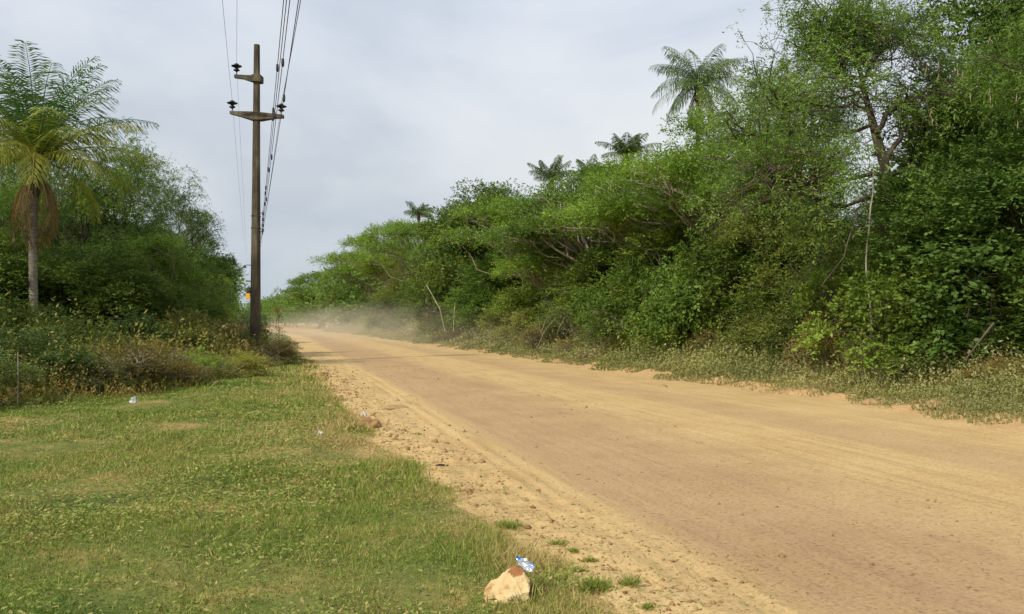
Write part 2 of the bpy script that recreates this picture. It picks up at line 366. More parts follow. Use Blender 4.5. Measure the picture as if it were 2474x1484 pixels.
# ------------------------------------------------------------------ sprays: shared by crowns, shrubs and weeds
def sprays(p, d, slen, m, ll, lw, droop, rng, spread=.9, flat=.6, stagger=True):
    """p origins, d directions -> leaves along each spray"""
    S_ = len(p); d = d / (np.linalg.norm(d, axis=1)[:, None] + 1e-9)
    k = (np.arange(m)[None, :] + rng.uniform(-.3, .3, (S_, m)) + .6) / m
    sl_ = (slen * rng.uniform(.6, 1.35, S_))[:, None]
    c = p[:, None] + d[:, None] * (k * sl_)[..., None]
    c[..., 2] -= droop * (k ** 2) * sl_
    side = np.cross(d, np.array([0, 0, 1.0]) + rng.normal(0, .4, (S_, 3))); side /= np.linalg.norm(side, axis=1)[:, None] + 1e-9
    sg = np.where(np.arange(m) % 2 == 0, 1.0, -1.0)[None, :, None]
    u = side[:, None] * sg * spread + d[:, None] * .6 + rng.normal(0, .28, (S_, m, 3)); u[..., 2] -= droop * .6 * k
    n = np.array([0, 0, 1.0]) * flat + rng.normal(0, .45, (S_, m, 3))
    t = np.clip(.32 + rng.normal(0, .13, (S_, 1)) + rng.normal(0, .16, (S_, m)), 0, 1)
    V, Fc = leaf_geo(c.reshape(-1, 3), u.reshape(-1, 3), n.reshape(-1, 3), (ll * np.repeat(rng.lognormal(0, .22, S_), m) * rng.uniform(.65, 1.35, S_ * m)), (lw * rng.uniform(.7, 1.4, S_ * m)))
    return V, Fc, t.ravel()
def lobe_sprays(lobes, n, rng, up=.25, gap=.25, shell=.4, low=-.55, seed=0, gf=1.3):
    lo = np.array(lobes, float); wgt = (lo[:, 3] * lo[:, 4] + lo[:, 3] * lo[:, 5]); idx = rng.choice(len(lo), n, p=wgt / wgt.sum())
    dr = rng.normal(size=(n, 3)); dr /= np.linalg.norm(dr, axis=1)[:, None]
    fl = (dr[:, 2] < low); dr[fl, 2] *= -1
    r = rng.random(n) ** shell * (1 + .10 * rng.normal(size=n))
    p = lo[idx, :3] + dr * r[:, None] * lo[idx, 3:6]
    g = SN(seed + 500)(p, gf * 2.2) + .6 * SN(seed + 900)(p, gf * 5)
    keep = g > (-1.2 + 2.4 * (gap + .09))
    p, dr = p[keep], dr[keep]
    d = dr * .8 + rng.normal(0, .45, p.shape); d[:, 2] += up
    return p, d
def wiggle(a, b, n, amp, rng, sag=0.0):
    a, b = np.asarray(a, float), np.asarray(b, float); t = np.linspace(0, 1, n)[:, None]
    o = rng.normal(size=(2, 3)) * amp * np.linalg.norm(b - a)
    q = a + (b - a) * t + np.sin(t * math.pi) * o[0] + np.sin(t * 2 * math.pi) * o[1] * .5
    q[:, 2] += sag * np.linalg.norm(b - a) * np.sin(t[:, 0] * math.pi); return q

def build_plant(name, wood, leaf, H, lobes, seed, trunk_r, fork=.45, n_spray=3500, m=9, slen=.45, ll=.09, lw=.04, droop=.3, gap=.25, shell=.4,
                sub=9, twigs=3, stems=1, up=.25, lean=(0, 0), flat=.6, low=-.55, twr=.008, arch=.08):
    rng = np.random.default_rng(seed); tb = Tubes()
    tops = []
    for s in range(stems):
        b = np.array([rng.normal(0, .12 * (stems > 1)) * H * .2, rng.normal(0, .12 * (stems > 1)) * H * .2, -.15])
        tp = np.array([lean[0], lean[1], fork * H]) + (rng.normal(0, .09 * H, 3) * [1, 1, .2] if stems > 1 else 0)
        tr = trunk_r / math.sqrt(stems)
        q = wiggle(b, tp, 8, .05, rng); tb.add(q, np.linspace(tr * 1.25, tr * .75, 8), 8); tops.append((q, tr * .75))
    for lo in lobes:
        c = np.array(lo[:3]); q, r0 = tops[rng.integers(len(tops))]
        i = rng.integers(5, 8) if c[2] > q[-1, 2] * .9 else rng.integers(3, 6)
        q2 = wiggle(q[i], c, 7, .09, rng, arch); r1 = max(.02, r0 * .55); tb.add(q2, np.linspace(r1, r1 * .4, 7), 6)
        for k in range(sub):
            dr = rng.normal(size=3); dr[2] = abs(dr[2]) * .8 - .1; dr /= np.linalg.norm(dr)
            e = c + dr * np.array(lo[3:6]) * rng.uniform(.7, 1.0); s0 = q2[rng.integers(2, 7)]
            q3 = wiggle(s0, e, 6, .11, rng, .05); tb.add(q3, np.linspace(r1 * .36, twr, 6), 4)
            for w in range(twigs):
                s1 = q3[rng.integers(2, 6)]; e1 = s1 + (dr * .5 + rng.normal(0, .5, 3)) * .35 * min(lo[3:6]) * 1.2
                tb.add(wiggle(s1, e1, 4, .12, rng), np.linspace(twr * 1.3, twr * .5, 4), 4)
    p, d = lobe_sprays(lobes, n_spray, rng, up, gap, shell, low, seed)
    V, Fc, t = sprays(p, d, slen, m, ll, lw, droop, rng, flat=flat)
    return tb.mesh(name + '_wood', M[wood]), npmesh(name + '_leaves', V, Fc, M[leaf], t)

def lobes_round(H, R, seed, n=9, bottom=.35, fl=.75):
    r = np.random.default_rng(seed); L_ = [(0, 0, H * (1 - .26), R * .5, R * .5, H * .24)]
    for k in range(n):
        a = k * 2.4 + r.uniform(-.4, .4); q = r.uniform(.35, .72) * R; z = H * r.uniform(bottom, .82); s = R * r.uniform(.32, .5)
        q *= 1.0 if z < .62 * H else .75
        L_.append((math.cos(a) * q, math.sin(a) * q, z, s, s, s * fl))
    return L_
def lobes_umbrella(H, R, seed, n=13):
    r = np.random.default_rng(seed); L_ = []
    for k in range(n):
        a = k * 2.4 + r.uniform(-.4, .4); q = R * math.sqrt((k + .3) / n) * .85; z = H * (.93 - .42 * (q / R) ** 1.6 - r.uniform(0, .10)); s = R * r.uniform(.26, .40)
        L_.append((math.cos(a) * q, math.sin(a) * q, z, s, s, s * .32))
    for k in range(4):
        a = r.uniform(0, 6.28); q = R * r.uniform(.2, .6); L_.append((math.cos(a) * q, math.sin(a) * q, H * r.uniform(.45, .62), R * .3, R * .3, R * .12))
    return L_
def lobes_heap(H, R, seed, n=9):
    r = np.random.default_rng(seed); L_ = [(0, 0, H * .5, R * .6, R * .6, H * .45)]
    for k in range(n):
        a = k * 2.4 + r.uniform(-.4, .4); q = R * r.uniform(.35, .75); z = H * r.uniform(.18, .75) * (1.1 - .4 * q / R); s = R * r.uniform(.25, .42)
        L_.append((math.cos(a) * q, math.sin(a) * q, z, s, s, s * .8))
    return L_

PROTO = {}
def proto(key, parts, wood, leaf, H, R, **kw):
    lob = kw.pop('lobes'); PROTO[key] = (parts, *build_plant(key, wood, leaf, H, lob, trunk_r=kw.pop('trunk_r'), **kw), H, R)
TP, BP = ('trunk', 'crown'), ('stems', 'foliage')
proto('umbrella_a', TP, 'bark_pale', 'bright', 10, 5, lobes=lobes_umbrella(10, 5, 1), seed=1, trunk_r=.20, fork=.42, n_spray=8500, m=9, slen=.55, ll=.12, lw=.06, droop=.2, gap=.27, shell=.5, sub=8, up=.1, flat=1.0, low=-.3, twr=.014)
proto('umbrella_b', TP, 'bark_pale', 'mid', 10, 5, lobes=lobes_umbrella(10, 5, 2, 15), seed=2, trunk_r=.22, fork=.38, n_spray=9000, m=9, slen=.55, ll=.12, lw=.06, droop=.2, gap=.25, shell=.5, sub=8, up=.1, flat=1.0, low=-.3, twr=.014)
proto('round_a', TP, 'bark_dark', 'deep', 10, 4.5, lobes=lobes_round(10, 4.5, 3, 12, .25), seed=3, trunk_r=.20, n_spray=11000, m=8, slen=.45, ll=.13, lw=.075, droop=.25, gap=.22, shell=.38, sub=5)
proto('round_b', TP, 'bark_pale', 'mid', 10, 4.5, lobes=lobes_round(10, 4.5, 4, 13, .28), seed=4, trunk_r=.18, n_spray=10500, m=8, slen=.45, ll=.12, lw=.065, droop=.25, gap=.26, shell=.38, sub=6)
proto('feather_a', TP, 'bark_dark', 'mid', 9, 4, lobes=lobes_round(9, 4, 5, 13, .28), seed=5, trunk_r=.15, n_spray=8500, m=12, slen=.6, ll=.10, lw=.028, droop=.65, gap=.24, shell=.42, sub=8, up=.35)
proto('feather_b', TP, 'bark_dark', 'olive', 9, 4, lobes=lobes_round(9, 4, 6, 13, .3), seed=6, trunk_r=.15, n_spray=7500, m=12, slen=.6, ll=.10, lw=.028, droop=.6, gap=.28, shell=.45, sub=9, up=.35)
proto('bush_a', BP, 'bark_pale', 'mid', 3, 1.8, lobes=lobes_heap(3, 1.8, 7), seed=7, trunk_r=.05, fork=.3, stems=4, n_spray=3200, m=8, slen=.26, ll=.07, lw=.038, droop=.2, gap=.25, sub=5, twigs=2, twr=.005)
proto('bush_b', BP, 'bark_pale', 'lime', 3, 1.8, lobes=lobes_heap(3, 1.8, 8, 11), seed=8, trunk_r=.05, fork=.3, stems=4, n_spray=3200, m=9, slen=.26, ll=.06, lw=.032, droop=.25, gap=.27, sub=5, twigs=2, twr=.005)
proto('vine_heap', BP, 'bark_dark', 'mid', 3, 1.8, lobes=lobes_heap(3, 1.8, 9, 12), seed=9, trunk_r=.05, fork=.3, stems=3, n_spray=4600, m=6, slen=.24, ll=.078, lw=.056, droop=.5, gap=.27, sub=5, twigs=1, flat=.35, twr=.005)
proto('feather_bush', BP, 'bark_dark', 'deep', 2.4, 1.8, lobes=lobes_heap(2.4, 1.8, 10, 9), seed=10, trunk_r=.05, fork=.3, stems=4, n_spray=2600, m=16, slen=.38, ll=.055, lw=.014, droop=.45, gap=.25, sub=6, twigs=2, up=.3, twr=.005)
proto('twiggy_bush', BP, 'bark_pale', 'dry', 1.6, 1.1, lobes=lobes_heap(1.6, 1.1, 11, 9), seed=11, trunk_r=.03, fork=.25, stems=7, n_spray=1900, m=7, slen=.2, ll=.05, lw=.022, droop=.2, gap=.3, sub=12, twigs=4, twr=.005, up=.5)
proto('thin_bush', BP, 'bark_pale', 'olive', 1.6, 1.1, lobes=lobes_heap(1.6, 1.1, 12, 9), seed=12, trunk_r=.03, fork=.25, stems=6, n_spray=1900, m=8, slen=.2, ll=.048, lw=.024, droop=.2, gap=.28, sub=7, twigs=3, twr=.004, up=.5)

used = set()
def plant(key, x, y, h, r, label, name, cat, rot=None, leaf=None, group=None, wood=None, z=None):
    parts, wm, lm, H, R = PROTO[key]
    zz = float(ground_z(np.array([x - float(bend(y))]), np.array([float(y)]))[0]) - .03 if z is None else z
    o = empty(name, (x, y, zz), label, cat, group)
    rr = random.Random(hash((round(x, 2), round(y, 2))) & 0xffff)
    o.rotation_euler = (0, 0, rr.uniform(0, 6.28) if rot is None else rot); o.scale = (r / R, r / R, h / H)
    for nm, me, mt in ((parts[0], wm, wood), (parts[1], lm, leaf)):
        c_ = link(nm, me, o)
        if mt: c_.material_slots[0].link = 'OBJECT'; c_.material_slots[0].material = M[mt]
    return o
def beyond(xd, off):           # distance at which the line of sight xd is `off` metres beyond the right road edge
    D = np.linspace(8, 400, 4000); x, y = Wp(xd, D); e = x - bend(y) - redge(y) - off
    i = np.where(e > 0)[0]; return float(D[i[0]]) if len(i) else 300.0
def at(key, xd, ytop, depth, r, label, name='tree', cat='tree', off=5.0, **kw):
    if xd > 700:
        q = beyond(xd, off)
        if depth < q or name == 'shrub': r *= min(q / depth, 1.5); depth = q
    x, y = Wp(xd, depth); return plant(key, x, y, Zh(ytop, depth), r, label, name, cat, **kw)

# ------------------------------------------------------------------ the big airy tree on the right with the dark forked trunk
def airy_tree():
    D0 = 21.5; bx_, by_ = Wp(2150, D0)
    def P(xd, yd, dd=0.0):
        x, y = Wp(xd, D0 + dd); return np.array([x - bx_, y - by_, Zh(yd, D0 + dd)])
    rng = np.random.default_rng(77); tb = Tubes()
    main = np.array([P(2160, 800), P(2155, 640), P(2140, 520), P(2140, 400), P(2120, 330, .2), P(2105, 270, .3), P(2090, 215, .3), P(2078, 150, .2), P(2070, 70, .1)])
    tb.add(main, [.17, .16, .15, .13, .11, .085, .065, .045, .02], 8)
    limbs = [([P(2120, 330), P(2150, 270), P(2175, 245), P(2240, 225), P(2330, 190, -.5)], .075),
             ([P(2140, 400), P(2180, 320), P(2215, 300), P(2300, 285, .6), P(2390, 265, .8)], .07),
             ([P(2105, 270), P(2060, 250), P(2000, 255, -.5), P(1930, 240, -1), P(1860, 250, -1.4)], .05),
             ([P(2135, 420), P(2050, 430, -.8), P(1970, 445, -1.4), P(1880, 430, -2), P(1800, 450, -2.4)], .06),
             ([P(2135, 430), P(2200, 410, .5), P(2280, 440, 1)], .05),
             ([P(2120, 470), P(2020, 500, -1), P(1930, 470, -1.5), P(1840, 400, -2)], .05),
             ([P(2090, 215), P(2110, 150, .8), P(2160, 90, 1.2), P(2230, 60, 1.5)], .045),
             ([P(2100, 250), P(2030, 180, .8), P(1980, 120, 1.2)], .04),
             ([P(2110, 300), P(2000, 330, 1.2), P(1900, 320, 2), P(1780, 330, 2.2)], .05),
             ([P(2078, 150), P(2030, 80), P(2000, 30, .5)], .03)]
    ends = []
    for pts, r in limbs:
        pts = np.array(pts); t = np.linspace(0, len(pts) - 1, len(pts) * 3); q = np.stack([np.interp(t, range(len(pts)), pts[:, i]) for i in range(3)], 1)
        q += rng.normal(0, .035, q.shape); tb.add(q, np.linspace(r, r * .3, len(q)), 6); ends.append(q)
    tips = []
    for q in ends + [main[4:]]:
        for k in range(26):
            s = q[rng.integers(len(q) // 2, len(q))]; dr = rng.normal(size=3); dr[2] = dr[2] * .7 + .25; dr /= np.linalg.norm(dr)
            e = s + dr * rng.uniform(.7, 1.9); w = wiggle(s, e, 6, .12, rng, .06); tb.add(w, np.linspace(.022, .007, 6), 4)
            for j in range(7):
                s1 = w[rng.integers(1, 6)]; e1 = s1 + (dr * .35 + rng.normal(0, .42, 3)) * .8
                w1 = wiggle(s1, e1, 4, .12, rng); tb.add(w1, np.linspace(.008, .004, 4), 4); tips += [w1[1], w1[2], w1[3]]
    tips = np.array(tips); n = len(tips); tips = np.repeat(tips, 3, 0) + rng.normal(0, .13, (n * 3, 3))
    ax = np.stack([np.interp(tips[:, 2], main[:, 2], main[:, 0]), np.interp(tips[:, 2], main[:, 2], main[:, 1])], 1); dd_ = np.hypot(tips[:, 0] - ax[:, 0], tips[:, 1] - ax[:, 1])
    tips = tips[((dd_ > .75) | (tips[:, 2] > 8.3)) & (SN(66)(tips, 2.4) > -.25)]
    d = rng.normal(size=tips.shape); d[:, 2] += .1
    V, Fc, t = sprays(tips, d, .34, 9, .080, .030, .5, rng)
    o = empty('tree', (bx_, by_, 0), 'tall airy feathery tree with dark forked trunk and sky showing through', 'tree')
    link('trunk', tb.mesh('airy_trunk', M['bark_dark']), o); link('crown', npmesh('airy_crown', V, Fc, M['airy'], t), o)
airy_tree()

# ------------------------------------------------------------------ right hand trees (nearest first)
at('feather_a', 2610, -190, 18.5, 3.5, 'huge dark green tree filling the top right corner with hanging pods', leaf='mid')
at('feather_b', 2530, -60, 24, 3.3, 'tall olive tree rising just behind the airy forked tree')
at('round_a', 2430, 330, 19.5, 3.6, 'dense dark tree low in the shade at the right frame edge')
at('round_a', 2230, 520, 25, 3.2, 'dark leafy tree behind the broad leaved vine heap')
at('umbrella_a', 1745, 245, 30, 4.4, 'bright green flat topped tree under the tall palm', rot=1.0)
at('feather_b', 1900, 440, 27, 3.2, 'dull olive tree at the left flank of the forked trunk', rot=.4)
at('round_b', 2060, 540, 27, 3.4, 'low mid green tree beneath the airy crown')
at('umbrella_a', 1600, 340, 36, 4.8, 'spreading tree with pale bare limbs right of centre', rot=2.2)
at('umbrella_b', 1440, 385, 42, 5.2, 'wide layered tree with white branches below the paired palms', rot=.3)
at('feather_b', 1965, 75, 27, 1.9, 'light green feathery tree between the tall palm and the forked tree', leaf='airy')
at('feather_b', 1862, 250, 28, 1.8, 'small olive tree leaning over the flat topped bright tree', leaf='airy')
at('feather_b', 2190, 400, 29, 3.0, 'hazy green feathery tree seen through the forked tree below its fork', leaf='mid')
at('round_b', 1660, 480, 31, 3.4, 'mid height bushy tree in front of the pale limbed tree')
at('umbrella_a', 1290, 438, 50, 5.6, 'bright layered tree below the lone palm at mid skyline', rot=3.6)
at('round_a', 1165, 448, 62, 5.6, 'dark green domed tree that makes a step in the skyline', leaf='deep')
at('round_a', 1215, 450, 66, 4.6, 'second dark tree joined to the right of the dome', leaf='deep')
at('umbrella_b', 1385, 545, 39, 3.8, 'lower layered tree with pale limbs over a dark gap', leaf='bright', rot=5)
at('umbrella_a', 1040, 505, 72, 5.8, 'flat crowned tree left of the dark dome', rot=4.1)
at('umbrella_b', 955, 528, 84, 6.0, 'pale stemmed umbrella tree with a stepped outline', rot=1.7, leaf='bright')
at('umbrella_a', 892, 560, 102, 6.2, 'umbrella tree whose crown tips jut over the road side', rot=.8)
at('feather_b', 1000, 600, 64, 4.0, 'olive brown tree with thin stems at the dusty bend')
at('feather_b', 850, 640, 88, 4.4, 'pale olive tree just above the dust cloud')
at('umbrella_b', 770, 652, 128, 6.5, 'smaller flat topped tree standing beyond the stepped crowns', rot=2.0)
at('round_b', 1120, 590, 55, 4.2, 'rounded green tree under the dark domed crown')
at('round_a', 1240, 600, 47, 3.6, 'dark low tree between the layered crowns', leaf='mid')
at('round_a', 1520, 560, 37, 3.4, 'dark tree under the spreading pale limbs')
at('round_a', 1850, 540, 28, 3.2, 'shaded tree between two lime coloured bushes')
# second row, seen between and over the first
sec = [(2600, -250, 24, 'round_a', 'tall dark tree mostly beyond the right frame edge'), (1830, 430, 40, 'round_b', 'green tree filling behind the flat topped bright tree'),
       (1700, 400, 50, 'round_a', 'dark tree far behind the tall palm trunk'), (1540, 440, 56, 'round_b', 'tree behind the paired palms'), (1380, 480, 64, 'round_a', 'dark tree behind the lone skyline palm'),
       (1230, 505, 78, 'round_b', 'tree showing between the domed tree and the layered tree'), (1080, 550, 92, 'round_a', 'dark tree in the notch left of the dome'), (2480, 200, 30, 'round_a', 'shadowy tree right of the forked trunk')]
for xd, yt, dp, k, lb in sec: at(k, xd, yt, dp, 5.0, lb)

pod_tree = [o_ for o_ in COL.objects if o_.get('label', '').startswith('huge dark green tree')][0]; bpy.context.view_layer.update()
inv = pod_tree.matrix_world.inverted(); pr_ = random.Random(12); M['pod'] = solid_mat('dry_pod', [(.3, (.18, .14, .08)), (.7, (.32, .27, .17))], 20, bump=.1)
pt_ = Tubes(); pt_.add([(0, 0, 0), (.01, 0, -.06), (-.01, 0, -.13), (0, .005, -.20)], [.003, .009, .008, .002], 6); pme = pt_.mesh('pod', M['pod'])
for k in range(14):
    xd, yd, dp = pr_.uniform(2240, 2465), pr_.uniform(70, 300), pr_.uniform(15.2, 16.6); x, y = Wp(xd, dp)
    c_ = link('pod', pme, pod_tree); c_.matrix_basis = inv @ Matrix.Translation((x, y, Zh(yd, dp))) @ Matrix.Rotation(pr_.uniform(-.3, .3), 4, 'X')
# ------------------------------------------------------------------ left hand trees
at('feather_a', 275, 285, 34, 3.0, 'tall feathery tree directly right of the left palm', rot=.5)
at('feather_a', 438, 394, 39, 2.25, 'feathery tree with a rounded top near the pole', rot=2.5, leaf='deep')
at('feather_b', 200, 350, 33, 3.2, 'olive feathery tree behind the left palm crown', leaf='deep')
at('round_a', 30, 430, 35, 4.0, 'dark tree at the left frame edge behind the palm')
at('round_a', 240, 470, 40, 4.4, 'dark tree deep behind the feathery left trees')
at('round_a', 478, 563, 62, 3.6, 'dark round tree just left of the pole', leaf='deep')
at('round_b', 500, 655, 47, 1.9, 'small bright green tree below the dark round one', leaf='bright')
at('round_b', 370, 560, 33, 2.5, 'low mid green tree under the rounded feathery crown')
at('round_a', 290, 600, 30, 2.6, 'shadowed low tree behind the rust coloured bush')
at('round_a', 120, 620, 30, 2.6, 'shadowed low tree beside the left palm trunk')
at('round_a', -40, 560, 28, 3.0, 'shadowed tree cut by the left frame edge')
at('round_b', 450, 690, 36, 2.2, 'small leafy tree in the left thicket near the pole')
at('feather_a', 80, 300, 48, 4.5, 'far feathery tree glimpsed through the left palm fronds')
at('feather_a', -60, 420, 30, 3.0, 'feathery tree sprouting at the far left margin')
at('round_a', 350, 640, 46, 4.0, 'dark tree closing the gap in the left thicket')
at('round_b', 520, 700, 75, 2.6, 'distant leafy tree beside the second pole')
at('round_a', 430, 600, 50, 3.2, 'dark tree between the feathery and the round left trees')

# ------------------------------------------------------------------ shrubs
SHR = random.Random(6)
def sh(key, xd, ytop, depth, r, label, **kw):
    low = key in ('twiggy_bush', 'thin_bush') or 'low' in label or 'dusty' in label
    if xd > 700: r *= 1.1 if low else 1.32; ytop -= 0 if low else 18
    return at(key, xd, ytop, depth, r, label, name='shrub', cat='shrub', off=(3.0 if low else 5.0) + SHR.uniform(-.4, .5), **kw)
sh('feather_bush', 2370, 742, 14.6, 1.7, 'dark feathery shrub near the right frame edge')
sh('feather_bush', 2500, 700, 16.0, 1.9, 'feathery shrub cut by the right frame edge')
sh('vine_heap', 2290, 560, 18.6, 2.0, 'tall heap of broad leaved vines right of centre tree', leaf='mid')
sh('vine_heap', 2130, 600, 18.4, 1.8, 'yellow green broad leaved vine heap below the forked tree', leaf='lime')
sh('vine_heap', 2420, 570, 17.6, 1.9, 'dark broad leaved vine heap behind the feathery shrub', leaf='deep')
sh('vine_heap', 2190, 760, 16.4, 1.1, 'small drooping vine clump hanging over the verge', leaf='olive')
sh('bush_a', 2040, 720, 18.5, 1.3, 'mid green bush with grey twigs at the verge', leaf='olive')
sh('bush_b', 1960, 610, 21.5, 1.8, 'bare twigged olive bush under the forked tree', leaf='olive')
sh('bush_b', 1770, 600, 24.5, 1.9, 'lime green bush standing out against dark leaves')
sh('bush_b', 1690, 660, 25.0, 1.5, 'second lime bush lower and left of the brighter one')
sh('bush_a', 1610, 610, 27.5, 1.8, 'blue green bush beside the lime bushes', leaf='deep')
sh('bush_a', 1860, 740, 21.0, 1.4, 'olive bush at the verge below the lime bush', leaf='olive')
sh('bush_b', 1500, 700, 28.5, 1.6, 'dusty sage bush at the verge right of centre', leaf='sage')
sh('bush_b', 1430, 630, 31.5, 1.9, 'lime tinted bush beneath the dark gap', leaf='lime')
sh('bush_a', 1330, 640, 35, 2.0, 'green bush at the foot of the wide layered tree')
sh('bush_a', 1250, 700, 37, 1.7, 'olive bush beside the dark hollow', leaf='olive')
sh('vine_heap', 1110, 700, 44, 2.0, 'green leafy mound at the dusty verge', leaf='olive')
sh('vine_heap', 960, 715, 53, 2.1, 'pale sage broad leaved shrub at the dusty verge', leaf='sage')
sh('vine_heap', 860, 715, 63, 2.2, 'farther pale sage broad leaved shrub at the verge', leaf='sage')
sh('bush_b', 1030, 690, 50, 2.2, 'olive shrub between the two pale stems', leaf='olive')
sh('bush_a', 780, 725, 82, 2.6, 'hazy shrub inside the dust near the bend', leaf='olive')
sh('bush_b', 1570, 760, 24.5, 1.2, 'low yellow olive bush at the road verge', leaf='yellow')
sh('bush_b', 1950, 770, 18.8, 1.1, 'low pale green bush at the verge under dead twigs', leaf='olive')
sh('thin_bush', 2290, 845, 15.2, 1.1, 'small loose bush in front of the vine heap', leaf='olive')
sh('twiggy_bush', 1330, 775, 31, 1.3, 'bleached dead twig bush at the right verge')
sh('twiggy_bush', 1055, 745, 43, 1.4, 'brown dead bush in the dusty verge')
sh('twiggy_bush', 1745, 755, 22, .9, 'small dead twig bush with bare stalks')
sh('twiggy_bush', 1440, 790, 27.0, 1.2, 'dry brown bush at the foot of the lime tinted bush')
sh('twiggy_bush', 2020, 740, 17.4, 1.0, 'tangled dry stalks between green verge bushes')
sh('twiggy_bush', 2440, 880, 14.6, .9, 'reddish dry bush in the lower right thicket', leaf='rust')
for a in (('vine_heap', 2350, 640, 17.2, 1.7, 'mid green vine heap between the feathery shrub and the tall heap', 'mid'), ('bush_b', 2080, 560, 20.5, 1.8, 'sunlit olive mound right under the forked trunk', 'olive'),
          ('bush_a', 1890, 590, 23, 1.9, 'deep green bush right of the brightest lime bush', 'mid'), ('vine_heap', 1690, 560, 28, 2.0, 'leafy green mound above the lower lime bush', 'mid'),
          ('bush_a', 1530, 610, 31, 2.0, 'dense green bush above the dusty sage bush', 'mid'), ('bush_b', 1380, 690, 33, 1.7, 'yellowish bush left of the lime tinted bush', 'olive'),
          ('bush_a', 1180, 690, 43, 2.0, 'green bush left of the dark hollow', 'mid'), ('bush_b', 1290, 740, 34, 1.4, 'dusty olive bush behind the bleached dead twigs', 'verge'),
          ('bush_a', 1660, 780, 23.5, 1.1, 'dusty low bush at the verge below the lower lime bush', 'verge'), ('bush_b', 2240, 800, 16.5, 1.1, 'dusty low bush below the drooping vine clump', 'olive'),
          ('bush_a', 1830, 800, 20.5, 1.0, 'dusty low bush right of the small dead twig bush', 'verge'), ('bush_b', 1130, 765, 42, 1.4, 'dusty low bush right of the brown dead bush', 'verge'),
          ('bush_a', 920, 740, 58, 1.8, 'dusty olive bush between the two pale sage shrubs', 'verge'), ('vine_heap', 2500, 620, 15.5, 1.6, 'broad leaved vine heap cut by the right frame edge', 'mid')):
    sh(*a[:6], leaf=a[6])
# left side
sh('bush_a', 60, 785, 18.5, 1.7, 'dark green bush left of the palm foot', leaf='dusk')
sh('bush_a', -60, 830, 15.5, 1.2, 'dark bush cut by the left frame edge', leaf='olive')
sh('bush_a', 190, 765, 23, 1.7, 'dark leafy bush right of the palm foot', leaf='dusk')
sh('twiggy_bush', 300, 818, 19.0, 1.25, 'rust coloured bush in the left undergrowth', leaf='rust')
sh('twiggy_bush', 395, 822, 20.5, 1.2, 'rust and olive bush right of the rust coloured one', leaf='rust')
sh('thin_bush', 230, 850, 18.5, .9, 'yellowish thin bush left of the rust coloured one', leaf='olive')
sh('thin_bush', 490, 842, 23, .85, 'fresh green thin bush between rust bush and pole', leaf='bright')
sh('thin_bush', 560, 850, 24, 1.1, 'yellow green bush in front of the pole', leaf='yellow')
sh('bush_a', 575, 800, 32.0, 1.2, 'dark bush hugging the left side of the pole foot', leaf='under')
sh('thin_bush', 655, 812, 30.5, 1.1, 'straw coloured weedy bush right of the pole foot', leaf='rust')
sh('thin_bush', 615, 852, 28.5, 1.0, 'olive weedy bush covering the pole foot', leaf='olive')
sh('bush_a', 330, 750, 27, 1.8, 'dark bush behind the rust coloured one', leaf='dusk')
sh('bush_a', 450, 745, 29, 1.7, 'green bush at the foot of the left thicket', leaf='under')
sh('twiggy_bush', 530, 775, 33, 1.6, 'brown dry bush left of the pole', leaf='dry')
sh('bush_b', 600, 735, 50, 1.6, 'sage coloured bush behind the pole', leaf='sage')
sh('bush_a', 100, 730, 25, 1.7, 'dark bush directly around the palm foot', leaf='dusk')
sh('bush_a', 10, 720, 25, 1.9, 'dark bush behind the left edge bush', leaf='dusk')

# ------------------------------------------------------------------ weeds along both verges (stuff) and the far wood (stuff)
rng = np.random.default_rng(15)
def weeds(name, label, x, y, h, mat_groups, m=8):
    """upright stalk sprays"""
    n = len(x); p = np.stack([x + bend(y), y, gz(x, y)], 1)
    az = rng.uniform(0, 6.28, n); ln = rng.uniform(.05, .6, n)
    d = np.stack([np.cos(az) * np.sin(ln), np.sin(az) * np.sin(ln), np.cos(ln)], 1)
    D = project(p[:, 0], p[:, 1])[1]
    V, Fc, t = [], [], []
    sc_ = np.clip(D / 16, .8, 4)
    sV, sF, sT = sprays(p, d, 1.0, m, .05, .024, .25, rng, flat=1.0)
    # scale every spray to its own height about its root
    sV = sV.reshape(n, m * 4, 3); root = p[:, None]; 
    q = sV - root; q[..., 2] *= h[:, None]; q[..., :2] *= (h * .8)[:, None, None]
    # leaves keep a visible size: rebuild around their centres
    q = q.reshape(n, m, 4, 3); cen = q.mean(2, keepdims=True); q = cen + (q - cen) / np.clip(h, .1, 2)[:, None, None, None] ** .8 * sc_[:, None, None, None] ** .85 * 1.6
    q[..., 2] = np.maximum(q[..., 2], 0)
    V = (q.reshape(n, m * 4, 3) + root).reshape(-1, 3)
    tt = np.repeat(np.clip(.5 + .5 * fbm2(x, y, 141, .5, 3), 0, 1), m) * .7 + sT * .6 + (.03 if name == 'verge_weeds' else 0)
    return tag(link(name, npmesh(name, V, sF, M[mat_groups], np.clip(tt, 0, 1))), label, 'weeds', kind='stuff')
def band(y0, y1, n, f):
    t = rng.random(n); y = y0 * (y1 / y0) ** t; return f(y)
NV = 110000; y = 8 * (150 / 8) ** rng.random(NV); dd = rng.random(NV) ** .9 * 6.2 + .02; x = redge(y) + dd + .25 * fbm2(y * 0, y, 17, .5, 4)
h = (.06 + .85 * sstep(.3, 3.6, dd)) * rng.lognormal(0, .35, len(x)) * (1 + .5 * fbm2(x, y, 151, .35, 3)).clip(.3, 2)
k = (fbm2(x, y, 157, 1.2, 3) + .9 * dd > -.1 + .0 * x); weeds('verge_weeds', 'dusty olive weeds along the right road verge', x[k], y[k], h[k], 'verge')
